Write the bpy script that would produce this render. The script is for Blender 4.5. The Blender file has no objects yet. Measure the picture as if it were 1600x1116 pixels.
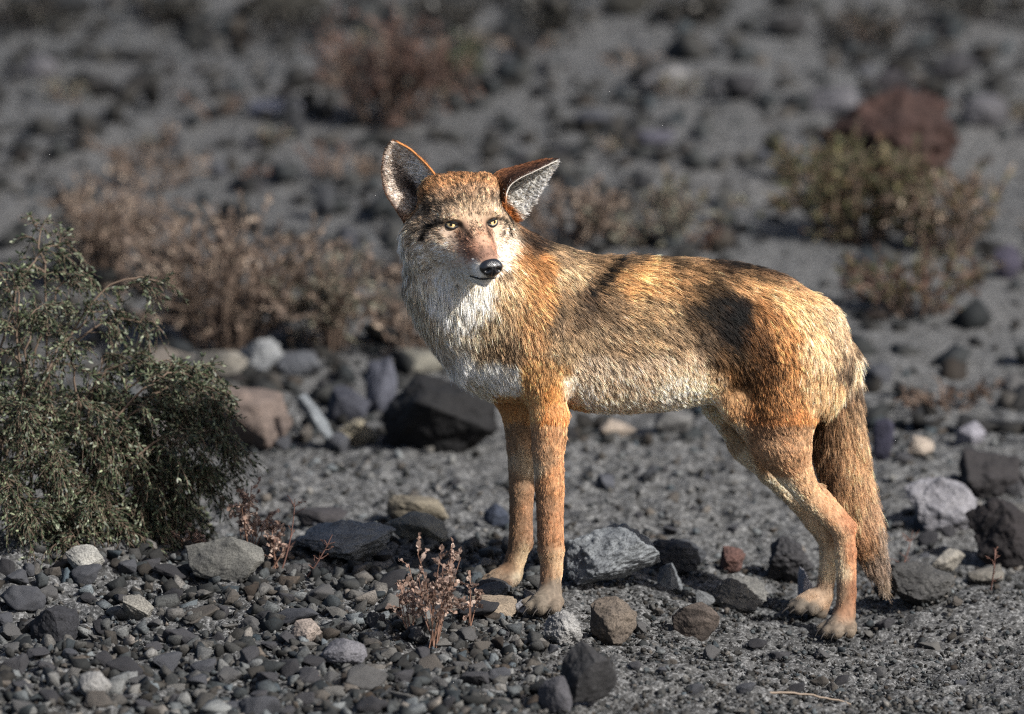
import bpy, math, numpy as np
from mathutils import Vector, kdtree
rng = np.random.default_rng(7)
rad = math.radians

# ------------------------------------------------------------------ camera, world, sun, exposure
PITCH = rad(11.0); DIST = 12.0
DIRV = np.array([0.0, math.cos(PITCH), -math.sin(PITCH)])
UPV = np.array([0.0, math.sin(PITCH), math.cos(PITCH)])
TGT = np.array([0.0, 0.0, 0.402])
CAM = TGT - DIST * DIRV
sc = bpy.context.scene
cam_d = bpy.data.cameras.new('camera'); cam = bpy.data.objects.new('camera', cam_d)
sc.collection.objects.link(cam); sc.camera = cam
cam.location = CAM.tolist(); cam.rotation_euler = (math.pi/2 - PITCH, 0, 0)
cam_d.sensor_width = 36; cam_d.lens = 36 * DIST / 1.6
cam_d.clip_start = 0.1; cam_d.clip_end = 3000
cam_d.dof.use_dof = True; cam_d.dof.focus_distance = 11.86; cam_d.dof.aperture_fstop = 3.0
SUN_EL, SUN_AZ = 40.0, 35.0            # azimuth: degrees from +X towards the camera
w = bpy.data.worlds.new('World'); sc.world = w; w.use_nodes = True
nt = w.node_tree; nt.nodes.clear()
sky = nt.nodes.new('ShaderNodeTexSky'); sky.sky_type = 'NISHITA'; sky.sun_disc = False
sky.ozone_density = 0.2; sky.dust_density = 3.0; sky.air_density = 0.8; sky.sun_elevation = rad(SUN_EL); sky.sun_rotation = rad(90 + SUN_AZ)
bg = nt.nodes.new('ShaderNodeBackground'); bg.inputs[1].default_value = 0.08
wo = nt.nodes.new('ShaderNodeOutputWorld')
nt.links.new(sky.outputs[0], bg.inputs[0]); nt.links.new(bg.outputs[0], wo.inputs[0])
sd = bpy.data.lights.new('sun', 'SUN'); sd.energy = 5.0; sd.angle = rad(0.5); sd.color = (1.0, 0.965, 0.91)
sun = bpy.data.objects.new('sun', sd); sc.collection.objects.link(sun)
sv = Vector((math.cos(rad(SUN_AZ))*math.cos(rad(SUN_EL)), -math.sin(rad(SUN_AZ))*math.cos(rad(SUN_EL)), math.sin(rad(SUN_EL))))
sun.rotation_euler = sv.to_track_quat('Z', 'Y').to_euler()
sc.view_settings.view_transform = 'Standard'; sc.view_settings.look = 'None'
sc.view_settings.exposure = 1.2; sc.view_settings.gamma = 1.0
sc.cycles.use_denoising = False; sc.cycles.use_adaptive_sampling = False; sc.cycles.sample_clamp_indirect = 2.5; sc.cycles.sample_clamp_direct = 12; sc.cycles.filter_width = 1.15; sc.cycles.max_bounces = 8; sc.cycles.diffuse_bounces = 3; sc.cycles.transparent_max_bounces = 8

# ------------------------------------------------------------------ helpers
def ray(px, py):
    return DIRV*DIST + np.array([(px-800)/1000.0, 0, 0]) + UPV*((558-py)/1000.0)
def P(px, py, y):
    """the point of the plane Y=y seen at photo pixel (px,py)"""
    d = ray(px, py); return CAM + d * ((y - CAM[1]) / d[1])
def proj(p):
    q = p - CAM; z = q @ DIRV
    return 800 + 1000*DIST*q[:, 0]/z, 558 - 1000*DIST*(q @ UPV)/z
def hash3(i, j, k, seed):
    h = (i.astype(np.int64)*374761393 + j.astype(np.int64)*668265263 + k.astype(np.int64)*2147483647 + seed*974634777) & 0xffffffff
    h = ((h ^ (h >> 13)) * 1274126177) & 0xffffffff
    h = ((h ^ (h >> 16)) * 2246822519) & 0xffffffff
    return (h ^ (h >> 15)) / 4294967296.0 * 2 - 1
def vnoise(p, seed=0):
    f = np.floor(p); u = p - f; u = u*u*(3-2*u); f = f.astype(np.int64)
    r = 0
    for a in (0, 1):
        wa = u[:, 0] if a else 1-u[:, 0]
        for b in (0, 1):
            wb = u[:, 1] if b else 1-u[:, 1]
            for c in (0, 1):
                wc = u[:, 2] if c else 1-u[:, 2]
                r = r + wa*wb*wc*hash3(f[:, 0]+a, f[:, 1]+b, f[:, 2]+c, seed)
    return r
def fbm(p, seed=0, octs=4, gain=0.5):
    r = 0; a = 1
    for o in range(octs):
        r = r + a*vnoise(p*(2.03**o) + 17.3*o, seed+o); a *= gain
    return r
def sstep(a, b, x):
    t = np.clip((x-a)/(b-a), 0, 1); return t*t*(3-2*t)
def lin(c):
    c = np.asarray(c, float)/255.0
    return np.where(c <= 0.04045, c/12.92, ((c+0.055)/1.055)**2.4)
def unit(v):
    return v / np.maximum(np.linalg.norm(v, axis=-1, keepdims=True), 1e-9)
def new_mesh(name, V, F, mat=None, smooth=True, cols=None):
    me = bpy.data.meshes.new(name)
    V = np.asarray(V, np.float32); F = np.asarray(F, np.int32); k = F.shape[1]
    me.vertices.add(len(V)); me.vertices.foreach_set('co', V.ravel())
    me.loops.add(F.size); me.loops.foreach_set('vertex_index', F.ravel())
    me.polygons.add(len(F)); me.polygons.foreach_set('loop_start', np.arange(len(F), dtype=np.int32)*k)
    if smooth is True: me.polygons.foreach_set('use_smooth', np.ones(len(F), bool))
    me.update(calc_edges=True)
    if cols is not None:
        a = me.color_attributes.new('col', 'FLOAT_COLOR', 'POINT')
        c4 = np.ones((len(V), 4), np.float32); c4[:, :3] = cols
        a.data.foreach_set('color', c4.ravel())
    if mat: me.materials.append(mat)
    return me
def link(name, data, parent=None, label=None, cat=None, group=None, kind=None, loc=None):
    o = bpy.data.objects.new(name, data); sc.collection.objects.link(o)
    if parent: o.parent = parent
    if loc is not None: o.location = [float(v) for v in loc]
    if label: o['label'] = label
    if cat: o['category'] = cat
    if group: o['group'] = group
    if kind: o['kind'] = kind
    return o
def normals(V, F):
    N = np.zeros_like(V)
    a, b, c = V[F[:, 0]], V[F[:, 1]], V[F[:, 2]]
    n = np.cross(b-a, c-a)
    if F.shape[1] == 4: n = np.cross(c-a, V[F[:, 3]]-b)
    for k in range(F.shape[1]): np.add.at(N, F[:, k], n)
    return unit(N)
def mat_new(name):
    m = bpy.data.materials.new(name); m.use_nodes = True
    return m, m.node_tree, m.node_tree.nodes['Principled BSDF']
def N(nt, t, **kw):
    n = nt.nodes.new(t)
    for k, v in kw.items(): setattr(n, k, v)
    return n

# ------------------------------------------------------------------ ground height
def gbase(x, y):
    """large shape of the ground (metres)"""
    z = 0.030 - 0.040*(1+np.tanh((x-0.27)/0.20)) * np.exp(-((y+0.05)/0.9)**2)
    z = z - 0.030*sstep(0.15, 0.6, y)                                      # drops a little behind the animal
    z = z + 0.05*np.exp(-(((x+0.72)/0.30)**2 + ((y-0.10)/0.22)**2))         # gravel heap under the shrub
    z = z + 0.035*np.exp(-(((x-0.75)/0.18)**2 + ((y-0.12)/0.10)**2))        # low bank on the right
    z = z + 0.10*sstep(1.4, 2.6, y) * (0.6+0.4*np.sin(x*2.1+1.0))
    z = z + 0.055*np.clip(y-2.2, 0, 400)*(1-sstep(60, 400, y)*0.6)
    return z
# ------------------------------------------------------------------ the coyote: continuous body from a distance field
def axis_coords(segs):
    out = []
    for a, b, h in segs:
        n = max(1, int(round((b-a)/h))); out.append(np.linspace(a, b, n, endpoint=False))
    out.append([segs[-1][1]])
    return np.concatenate(out)
GX = axis_coords([(-0.22, 0.045, 0.0022), (0.045, 0.64, 0.004)])
GY = axis_coords([(-0.31, -0.03, 0.0024), (-0.03, 0.24, 0.004)])
GZ = axis_coords([(-0.10, 0.03, 0.003), (0.03, 0.49, 0.004), (0.49, 0.73, 0.0022)])
FLD = np.full((len(GX), len(GY), len(GZ)), 0.3, np.float32)
def region(lo, hi):
    s = []
    for g, a, b in zip((GX, GY, GZ), lo, hi):
        i0, i1 = np.searchsorted(g, [a, b]); s.append(slice(max(0, i0-1), min(len(g), i1+1)))
    X, Y, Z = np.meshgrid(GX[s[0]], GY[s[1]], GZ[s[2]], indexing='ij')
    return tuple(s), X.astype(np.float32), Y.astype(np.float32), Z.astype(np.float32)
def merge(s, d, k, sub=False):
    a = FLD[s]
    if sub: a = -a
    h = np.clip(k - np.abs(a-d), 0, None)/k
    r = np.minimum(a, d) - h*h*k*0.25
    FLD[s] = -r if sub else r
def cone(p0, p1, r0, r1, k=0.012, scl=(1, 1, 1), sub=False):
    p0 = np.asarray(p0, float); p1 = np.asarray(p1, float); scl = np.asarray(scl, float)
    m = max(r0, r1)*max(scl) + k*1.3 + 0.006
    s, X, Y, Z = region(np.minimum(p0, p1)-m, np.maximum(p0, p1)+m)
    ax = p1-p0; L2 = max(ax@ax, 1e-9)
    t = np.clip(((X-p0[0])*ax[0] + (Y-p0[1])*ax[1] + (Z-p0[2])*ax[2])/L2, 0, 1)
    dx = (X-p0[0]-t*ax[0])/scl[0]; dy = (Y-p0[1]-t*ax[1])/scl[1]; dz = (Z-p0[2]-t*ax[2])/scl[2]
    merge(s, np.sqrt(dx*dx+dy*dy+dz*dz) - (r0+(r1-r0)*t), k, sub)
def ellip(c, R, r, k=0.012, sub=False):
    """R rows = axes"""
    c = np.asarray(c, float); R = np.asarray(R, float); r = np.asarray(r, float)
    m = np.sqrt(((R*r[:, None])**2).sum(0)) + k*1.3 + 0.006
    s, X, Y, Z = region(c-m, c+m)
    X = X-c[0]; Y = Y-c[1]; Z = Z-c[2]
    q = 0; g = 0
    for i in range(3):
        e = (X*R[i, 0]+Y*R[i, 1]+Z*R[i, 2])
        q = q + (e/r[i])**2; g = g + (e/r[i]**2)**2
    k0 = np.sqrt(q); d = k0*(k0-1)/np.maximum(np.sqrt(g), 1e-6)
    d = np.where(k0 < 0.2, (k0-1)*r.min(), d)
    merge(s, d, k, sub)
I3 = np.eye(3)
def chain(pts, k=0.012, scl=(1, 1, 1)):
    Q = np.array([P(*a[:3]) for a in pts]); rd = [a[3]+.0002 for a in pts]; m = max(rd)+k*1.3+.006
    s, X, Y, Z = region(Q.min(0)-m, Q.max(0)+m); D = np.full(X.shape, 9, np.float32)
    for p0, p1, r0, r1 in zip(Q[:-1], Q[1:], rd[:-1], rd[1:]):
        ax = p1-p0; t = np.clip(((X-p0[0])*ax[0]+(Y-p0[1])*ax[1]+(Z-p0[2])*ax[2])/(ax@ax), 0, 1)
        d = np.sqrt((X-p0[0]-t*ax[0])**2+(Y-p0[1]-t*ax[1])**2+(Z-p0[2]-t*ax[2])**2)-(r0+(r1-r0)*t)
        h = np.clip(.004-np.abs(D-d), 0, None)/.004; D = np.minimum(D, d)-h*h*.001
    merge(s, D.astype(np.float32), k)

BYAW = rad(15); BX = np.array([math.cos(BYAW), math.sin(BYAW), 0]); BY = np.array([-math.sin(BYAW), math.cos(BYAW), 0])
def ymid(px): return 0.25*(px-1030)/1000.0
# torso: px, top, bottom, half width
TOR = np.array([
 (738, 500, 545, 20), (752, 468, 572, 46), (780, 432, 602, 66), (820, 406, 622, 80), (870, 403, 633, 88), (920, 405, 640, 92),
 (980, 407, 641, 93), (1040, 408, 637, 90), (1100, 411, 628, 82), (1150, 416, 622, 78), (1200, 426, 628, 79),
 (1245, 444, 640, 76), (1285, 480, 640, 64), (1308, 522, 620, 44), (1320, 555, 585, 18)], float)
def torso():
    pts = np.array([P(t[0], (t[1]+t[2])/2, ymid(t[0])) for t in TOR])
    top = np.array([P(t[0], t[1], ymid(t[0]))[2] for t in TOR]); bot = np.array([P(t[0], t[2], ymid(t[0]))[2] for t in TOR])
    sx = pts @ BX; o = np.argsort(sx); yl = pts @ BY
    s, X, Y, Z = region((-0.1, -0.22, 0.15), (0.60, 0.24, 0.66))
    S = X*BX[0]+Y*BX[1]; Q = X*BY[0]+Y*BY[1]
    ss = np.linspace(sx.min(), sx.max(), 200)
    def sm(v):
        r = np.interp(ss, sx, v); kk = np.hanning(15); kk /= kk.sum()
        return np.convolve(np.pad(r, 7, mode='edge'), kk, 'valid')
    tz, bz, wd, yc = sm(top), sm(bot), sm(TOR[:, 3]/1000), sm(yl)
    T, B, Wd, Yc = (np.interp(S, ss, v) for v in (tz, bz, wd, yc))
    zc = (T+B)/2; h = np.maximum((T-B)/2, 0.008); Wd = np.maximum(Wd, 0.008)
    a = np.abs((Z-zc)/h); b = np.abs((Q-Yc)/Wd)
    k0 = (a**2.25 + b**2.25)**(1/2.25)
    d = (k0-1)*np.minimum(h, Wd)*0.9
    end = np.maximum(sx.min()-S, S-sx.max())
    d = np.maximum(d, end)
    merge(s, d.astype(np.float32), 0.02)
torso()
# ribcage / haunch / shoulder masses, near and far side
for sd_ in (-1, 1):
    def side(px, py, off, r, R3, k=0.03):
        c = P(px, py, ymid(px) + sd_*off); ellip(c, np.array([BX, BY, [0, 0, 1]]), R3, k)
    side(852, 500, 0.062, 0, (0.052, 0.034, 0.092))
    side(842, 575, 0.060, 0, (0.036, 0.030, 0.050))
    side(1225, 545, 0.052, 0, (0.070, 0.040, 0.085))
    side(1250, 590, 0.050, 0, (0.062, 0.040, 0.075))
side_c = P(1272, 525, ymid(1275)); ellip(side_c, I3, (0.050, 0.070, 0.055), 0.03)
# neck and chest
cone(P(812, 512, -0.055), P(722, 402, -0.085), 0.092, 0.068, 0.045)
cone(P(775, 560, -0.060), P(745, 470, -0.085), 0.058, 0.070, 0.04)
cone(P(860, 450, -0.04), P(760, 385, -0.075), 0.050, 0.048, 0.04)
for a, b in zip([(684,398,-.085,.042),(690,440,-.085,.048),(712,482,-.082,.050)], [(690,440,-.085,.048),(712,482,-.082,.050),(742,532,-.075,.054)]):
    cone(P(*a[:3]), P(*b[:3]), a[3], b[3], 0.03)
# front legs
FN = [(846, 545, -0.100, 0.042), (852, 600, -0.108, 0.034), (855, 645, -0.112, 0.0265), (856, 700, -0.113, 0.0240), (859, 762, -0.113, 0.0218),
      (860, 835, -0.113, 0.0195), (861, 858, -0.113, 0.0198), (862, 890, -0.113, 0.0165), (859, 922, -0.116, 0.0165)]
chain(FN, 0.014)
cone(P(876, 645, -0.108), P(872, 690, -0.110), 0.010, 0.006, 0.014)
FF = [(800, 560, 0.020, 0.040), (798, 612, 0.026, 0.030), (808, 650, 0.030, 0.0225), (813, 700, 0.030, 0.0205), (815, 762, 0.030, 0.019),
      (814, 826, 0.030, 0.0175), (814, 845, 0.030, 0.0185), (806, 872, 0.030, 0.0155), (799, 896, 0.026, 0.0155)]
chain(FF, 0.014)
# hind legs
HN = [(1240, 560, 0.000, 0.062), (1222, 640, -0.012, 0.056), (1222, 690, -0.015, 0.044), (1240, 734, -0.010, 0.0285), (1267, 780, -0.004, 0.0180),
      (1297, 808, 0.0, 0.0155), (1318, 830, 0.0, 0.0175), (1321, 862, 0.0, 0.0165), (1323, 925, -0.002, 0.0150), (1320, 958, -0.006, 0.0165)]
chain(HN, 0.014)
cone(P(1282, 758, 0.004), P(1327, 822, 0.004), 0.005, 0.0105, 0.008)
cone(P(1150, 640, -0.02), P(1222, 700, -0.015), 0.022, 0.03, 0.03)
HF = [(1235, 580, 0.110, 0.056), (1188, 650, 0.115, 0.052), (1178, 690, 0.118, 0.036), (1205, 735, 0.12, 0.023), (1246, 782, 0.12, 0.0160),
      (1272, 815, 0.122, 0.0155), (1293, 842, 0.122, 0.0155), (1296, 870, 0.122, 0.0145), (1288, 930, 0.12, 0.0135), (1280, 955, 0.118, 0.0145)]
chain(HF, 0.014)
cone(P(1275, 790, 0.126), P(1304, 832, 0.126), 0.005, 0.009, 0.010)
cone(P(1120, 632, 0.09), P(1178, 690, 0.118), 0.024, 0.028, 0.03)
# tail core
TL = [(1285, 515, 0.095, 0.026), (1310, 560, 0.105, 0.028), (1308, 620, 0.108, 0.033), (1313, 700, 0.105, 0.036), (1327, 770, 0.10, 0.033),
      (1350, 830, 0.10, 0.025), (1367, 880, 0.10, 0.014), (1380, 912, 0.10, 0.005)]
chain(TL, 0.012)
# paws
CLAWS = []; TOES = []
def paw(cx, cy, head, s=1.0):
    h = np.array([math.cos(head), math.sin(head), 0]); l = np.array([-h[1], h[0], 0]); z0 = float(gbase(np.array(cx), np.array(cy)))
    c = np.array([cx, cy, z0])
    cone(c-h*0.004*s+np.array([0, 0, 0.022])*s, c+h*0.018*s+np.array([0, 0, 0.017])*s, 0.0165*s, 0.0145*s, 0.010, (1, 1, 0.95))
    for i, (lo, fo) in enumerate(((-0.0195, 0.018), (-0.0068, 0.031), (0.0068, 0.031), (0.0195, 0.018))):
        a = c + l*lo*0.8*s + h*(fo-0.020)*s + np.array([0, 0, 0.017*s]); b = c + l*lo*1.08*s + h*fo*s + np.array([0, 0, 0.0115*s])
        cone(a, b, 0.0085*s, 0.0096*s, 0.0018)
        tip = b + h*0.007*s; TOES.append(b)
        CLAWS.append((tip + np.array([0, 0, 0.001]), unit(h + l*lo*6) , 0.0165*s))
p = P(856, 938, -0.120); paw(p[0], p[1]-0.004, rad(238), 1.15)
p = P(797, 908, 0.026); paw(p[0]-0.004, p[1], rad(215), 1.1)
p = P(1318, 975, -0.008); paw(p[0]-0.004, p[1]-0.004, rad(243), 1.1)
p = P(1278, 965, 0.116); paw(p[0]-0.008, p[1], rad(215), 1.08)

# ---- head frame: F forward, Lh its left (to the right in the photograph), Uh up
HY, HP = rad(20), rad(7)
Fh = np.array([math.sin(HY)*math.cos(HP), -math.cos(HY)*math.cos(HP), -math.sin(HP)])
Lh = np.array([math.cos(HY), math.sin(HY), 0]); Uh = np.cross(Lh, -Fh); Uh = unit(np.cross(Fh, Lh)) if (np.cross(Fh, Lh)[2] > 0) else unit(np.cross(Lh, Fh))
HO = P(738.5, 350, -0.172)
RH = np.array([Fh, Lh, Uh])
def H(f, l, u): return HO + (f*Fh + l*Lh + u*Uh)/1000.0
def hel(f, l, u, rf, rl, ru, k=0.012, sub=False): ellip(H(f, l, u), RH, np.array([rf, rl, ru])/1000.0, k, sub)
hel(-62, 0, 10, 62, 60, 52, 0.02)                   # skull
hel(-75, 0, -35, 60, 66, 55, 0.02)                  # back of jaw / nape
for s_ in (-1, 1):
    hel(-24, s_*24, 10, 26, 25, 20, 0.016)          # brow
    hel(-6, s_*30, 11, 12, 17, 6.5, 0.010)
    hel(-45, s_*44, -24, 42, 27, 32, 0.02)          # cheek bone
    hel(-66, s_*57, -44, 36, 30, 38, 0.025)         # ruff
    hel(-20, s_*24, -40, 42, 22, 24, 0.02)
    hel(-62, s_*42, 33, 24, 20, 26, 0.02)           # ear base
cone(H(-12, 0, -18), H(70, 0, -41), 0.031, 0.0180, 0.014)     # muzzle bridge
cone(H(0, 0, -40), H(64, 0, -51), 0.036, 0.0195, 0.012)
hel(18, 0, -12, 24, 15, 12, 0.012)                   # upper lip mass
cone(H(50, -11, -51), H(69, -7, -53), 0.0150, 0.0115, 0.008); cone(H(50, 11, -51), H(69, 7, -53), 0.0150, 0.0115, 0.008)
cone(H(-30, 0, -62), H(60, 0, -71), 0.032, 0.0105, 0.008)                 # lower jaw
for s_ in (-1, 1):
    hel(6, s_*35, 0, 9, 13, 7, 0.008, True)         # eye sockets
    MP = [(84, 0, -62.5), (77, 11, -65), (58, 22, -65), (38, 29, -60), (20, 34, -52)]
    for a, b in zip(MP[:-1], MP[1:]):
        cone(H(a[0], s_*a[1], a[2]), H(b[0], s_*b[1], b[2]), 0.0016, 0.0016, 0.003, (1, 1, 1), True)

def surface_nets(F, xs, ys, zs):
    S = F < 0
    a = S[:-1, :-1, :-1]
    cnt = sum(S[i:S.shape[0]-1+i, j:S.shape[1]-1+j, k:S.shape[2]-1+k].astype(np.int8) for i in (0, 1) for j in (0, 1) for k in (0, 1))
    cell = (cnt > 0) & (cnt < 8)
    idx = -np.ones(cell.shape, np.int64); ci, cj, ck = np.nonzero(cell); idx[ci, cj, ck] = np.arange(len(ci))
    acc = np.zeros((len(ci), 3)); n = np.zeros(len(ci))
    cs = [(i, j, k) for i in (0, 1) for j in (0, 1) for k in (0, 1)]
    for p in cs:
        for ax in range(3):
            if p[ax]: continue
            q = list(p); q[ax] = 1
            fa = F[ci+p[0], cj+p[1], ck+p[2]].astype(float); fb = F[ci+q[0], cj+q[1], ck+q[2]].astype(float)
            m = (fa < 0) != (fb < 0)
            t = np.where(m, fa/np.where(m, fa-fb, 1), 0)
            A = np.stack([xs[ci+p[0]], ys[cj+p[1]], zs[ck+p[2]]], 1); B = np.stack([xs[ci+q[0]], ys[cj+q[1]], zs[ck+q[2]]], 1)
            acc += np.where(m[:, None], A+(B-A)*t[:, None], 0); n += m
    V = acc/n[:, None]
    Q = []
    # quads around sign-changing edges
    for ax in range(3):
        o1, o2 = [(1, 2), (2, 0), (0, 1)][ax]
        sl = [slice(None)]*3; sl2 = [slice(None)]*3; sl[ax] = slice(0, -1); sl2[ax] = slice(1, None)
        e = S[tuple(sl)] != S[tuple(sl2)]
        I = np.array(np.nonzero(e)).T
        ok = (I[:, o1] > 0) & (I[:, o2] > 0) & (I[:, o1] < S.shape[o1]-1) & (I[:, o2] < S.shape[o2]-1)
        I = I[ok]
        def gi(d1, d2):
            J = I.copy(); J[:, o1] -= d1; J[:, o2] -= d2; return idx[J[:, 0], J[:, 1], J[:, 2]]
        q = np.stack([gi(1, 1), gi(0, 1), gi(0, 0), gi(1, 0)], 1)
        fl = S[I[:, 0], I[:, 1], I[:, 2]]
        q[~fl] = q[~fl][:, ::-1]
        Q.append(q)
    Q = np.concatenate(Q); return V, Q[(Q >= 0).all(1)]
BV, BF = surface_nets(FLD, GX, GY, GZ)
del FLD
# light smoothing
E = np.concatenate([BF[:, [0, 1]], BF[:, [1, 2]], BF[:, [2, 3]], BF[:, [3, 0]]])
for it in range(4):
    S_ = np.zeros_like(BV); C_ = np.zeros(len(BV))
    for a, b in ((0, 1), (1, 0)):
        for c in range(3): S_[:, c] += np.bincount(E[:, a], BV[E[:, b], c], len(BV))
        C_ += np.bincount(E[:, a], minlength=len(BV))
    BV = BV + 0.45*(S_/np.maximum(C_, 1)[:, None]-BV)
BN = normals(BV, BF)

# ---- coat maps ------------------------------------------------
# px, py, r, g, b, agouti (share of dark tipped hairs), for the trunk, legs and tail
COAT = [
 (640,400,204,194,182,.15),(630,440,178,166,152,.35),(650,480,180,168,152,.3),(670,520,184,170,154,.25),(695,560,185,175,165,.1),
 (668,440,206,194,182,.15),(690,470,220,212,202,.08),(720,500,222,212,200,.05),(745,480,222,212,200,.05),(710,440,220,212,202,.03),(755,455,225,218,208,.03),
 (700,530,196,182,166,.15),(740,532,190,174,156,.2),(770,515,178,156,130,.25),(755,550,158,136,112,.35),(720,570,215,210,204,.02),(760,585,222,218,212,.02),(790,600,215,205,195,.03),
 (745,610,205,190,172,.05),(790,480,180,152,120,.3),(790,440,190,165,138,.25),(815,400,158,110,68,.4),(822,430,190,150,108,.25),(812,375,125,92,66,.6),
 (835,380,95,72,56,.75),(850,420,180,132,86,.35),(850,460,188,142,96,.3),(840,500,186,145,102,.28),(835,540,180,142,104,.3),(800,540,152,126,100,.4),
 (880,400,160,134,106,.5),(900,430,182,156,124,.35),(890,470,160,132,102,.4),(880,510,150,126,102,.45),(880,550,162,140,114,.4),(865,580,170,132,92,.3),
 (915,490,126,104,84,.6),(930,392,140,114,88,.65),(960,400,140,112,84,.6),(940,440,144,116,88,.6),(975,395,130,104,80,.65),
 (925,460,122,96,74,.7),(985,450,182,140,96,.35),(1010,430,196,152,104,.25),(1040,440,188,146,102,.3),(1060,410,146,116,86,.6),(1000,395,136,108,82,.65),
 (960,480,150,124,98,.5),(1000,490,166,138,106,.4),(1040,490,168,140,108,.4),(1080,450,160,124,88,.4),(1090,430,180,140,100,.4),
 (940,530,156,134,110,.4),(980,540,156,132,106,.4),(1020,530,160,136,108,.4),(1060,530,156,132,106,.4),
 (930,580,178,160,142,.2),(980,585,172,154,136,.2),(1030,580,178,158,138,.2),(1080,570,184,162,140,.15),
 (900,620,186,172,158,.08),(950,630,184,164,144,.05),(1000,630,184,164,144,.05),(1050,615,196,178,160,.05),(1095,600,202,182,160,.05),(1100,640,206,184,160,.03),
 (1100,490,112,88,64,.65),(1130,470,84,64,48,.85),(1150,485,52,36,28,.92),(1140,520,58,42,32,.9),(1165,520,92,64,42,.75),(1120,450,140,110,80,.55),
 (1110,540,112,92,74,.55),(1140,555,112,84,58,.55),(1100,405,140,110,84,.65),(1150,412,138,106,82,.65),(1160,440,176,138,100,.35),(1190,450,188,148,106,.3),
 (1200,420,142,108,82,.65),(1240,435,144,110,82,.65),(1200,490,168,122,80,.35),(1190,530,130,90,56,.5),(1230,470,206,168,126,.2),(1250,450,176,138,102,.4),
 (1270,460,190,152,112,.3),(1230,520,190,142,94,.25),(1270,510,204,172,134,.2),(1295,480,190,160,128,.35),(1272,560,202,172,138,.12),(1268,610,194,160,124,.15),
 (1240,570,186,136,88,.25),(1200,580,136,94,58,.5),(1160,590,130,94,62,.5),(1200,630,146,102,62,.45),(1150,630,156,120,84,.35),(1240,620,176,130,86,.25),
 (1120,600,172,146,118,.2),(1118,640,216,190,162,.05),(1190,670,158,108,68,.3),(1240,670,180,126,80,.2),(1150,680,186,152,118,.08),(1110,690,224,200,176,.0),
 (1155,735,216,188,160,.0),(1200,710,178,130,88,.1),(1240,720,186,132,86,.1),(1265,690,190,138,92,.15),(1270,760,194,144,98,.05),(1220,776,212,182,152,.0),(1265,810,200,165,130,.0),
 (1300,790,190,132,84,.05),(1330,825,176,108,60,.05),(1310,840,196,150,108,.0),(1335,870,180,112,64,.05),(1335,930,178,114,68,.05),(1308,880,206,174,140,.0),(1308,930,196,160,124,.0),
 (1282,850,196,164,132,.0),(1284,920,186,154,124,.0),(1320,960,184,128,86,.05),(1310,985,136,122,108,.0),(1335,985,140,124,106,.0),(1250,970,128,118,108,.0),(1285,975,132,120,108,.0),
 (1310,500,184,158,130,.4),(1320,540,180,154,126,.4),(1345,560,110,90,74,.7),(1330,590,186,162,136,.35),(1300,600,206,178,146,.25),(1350,610,92,74,62,.75),(1310,640,130,102,78,.55),
 (1340,650,150,124,98,.45),(1290,680,112,84,62,.6),(1320,690,152,120,90,.4),(1350,690,160,130,102,.4),(1300,740,134,102,76,.5),(1335,740,168,134,102,.35),(1360,760,164,132,104,.35),
 (1330,790,160,124,92,.4),(1365,810,156,126,102,.4),(1350,850,150,112,82,.45),(1375,850,130,112,98,.5),(1370,890,128,110,98,.5),(1390,920,120,106,94,.3),
 (880,632,188,140,96,.15),(885,655,188,134,86,.1),(835,590,186,144,98,.2),(865,620,190,136,82,.2),(830,630,186,146,104,.15),(865,680,192,130,74,.05),(838,700,172,124,84,.08),(870,760,186,122,66,.05),(842,780,160,110,72,.1),  # near front leg: sunlit right and shaded left are worked into these colours
 (868,830,178,116,66,.05),(845,840,152,104,70,.1),(868,880,190,148,108,.0),(850,890,164,114,78,.05),(868,930,140,124,108,.0),(840,940,132,120,106,.0),(815,945,140,128,112,.0),
 (785,640,186,140,94,.1),(800,690,160,120,86,.05),(805,760,154,114,82,.05),(820,720,176,150,124,.0),(803,830,148,104,70,.05),(795,880,132,92,62,.05),(823,880,186,154,118,.0),(780,910,130,104,84,.05),(822,910,160,140,118,.0)]
COAT = np.array(COAT, float)
# flow: px, py, dx (photo right), dy (photo down), dY (away)
FLOW = np.array([
 (640,400,-.2,1,.3),(640,470,.15,1,.2),(690,470,.05,1,0),(740,490,.05,1,0),(700,540,.3,1,.1),(760,570,.35,.9,.1),(780,470,.25,1,0),
 (815,390,.8,.55,.2),(850,400,1,.3,.2),(850,450,.7,.7,.1),(840,520,.45,.95,.1),(830,590,.15,1,.1),(950,400,1,.12,.25),(900,460,.85,.5,.2),
 (900,560,.6,.8,.2),(1000,450,.95,.3,.25),(1000,530,.85,.5,.2),(1000,600,.5,.85,.2),(920,620,.35,.95,.1),(1080,600,.5,.85,.2),(1100,420,1,.2,.25),
 (1120,500,.85,.55,.2),(1200,430,1,.3,.25),(1260,450,.8,.6,.2),(1310,490,.4,.9,.2),(1200,530,.6,.8,.2),(1200,600,.3,.95,.1),(1260,560,.3,1,.1),
 (1220,680,.5,.9,.1),(1130,640,.3,1,.1),(1150,700,.6,.8,.1),(1270,770,.6,.85,0),(1310,810,.5,.85,0),(1325,870,.02,1,0),(1325,940,0,1,0),(1290,900,0,1,0),(1250,800,.6,.8,0),
 (1315,560,.2,1,.1),(1320,640,.1,1,0),(1330,720,.12,1,0),(1350,800,.3,1,0),(1375,870,.4,1,0),(1390,930,.4,1,0),
 (855,640,.05,1,0),(855,740,.0,1,0),(855,850,0,1,0),(850,930,-.2,1,0),(805,650,.1,1,0),(810,750,0,1,0),(800,880,-.15,1,0),(790,915,-.3,1,0)], float)
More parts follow.
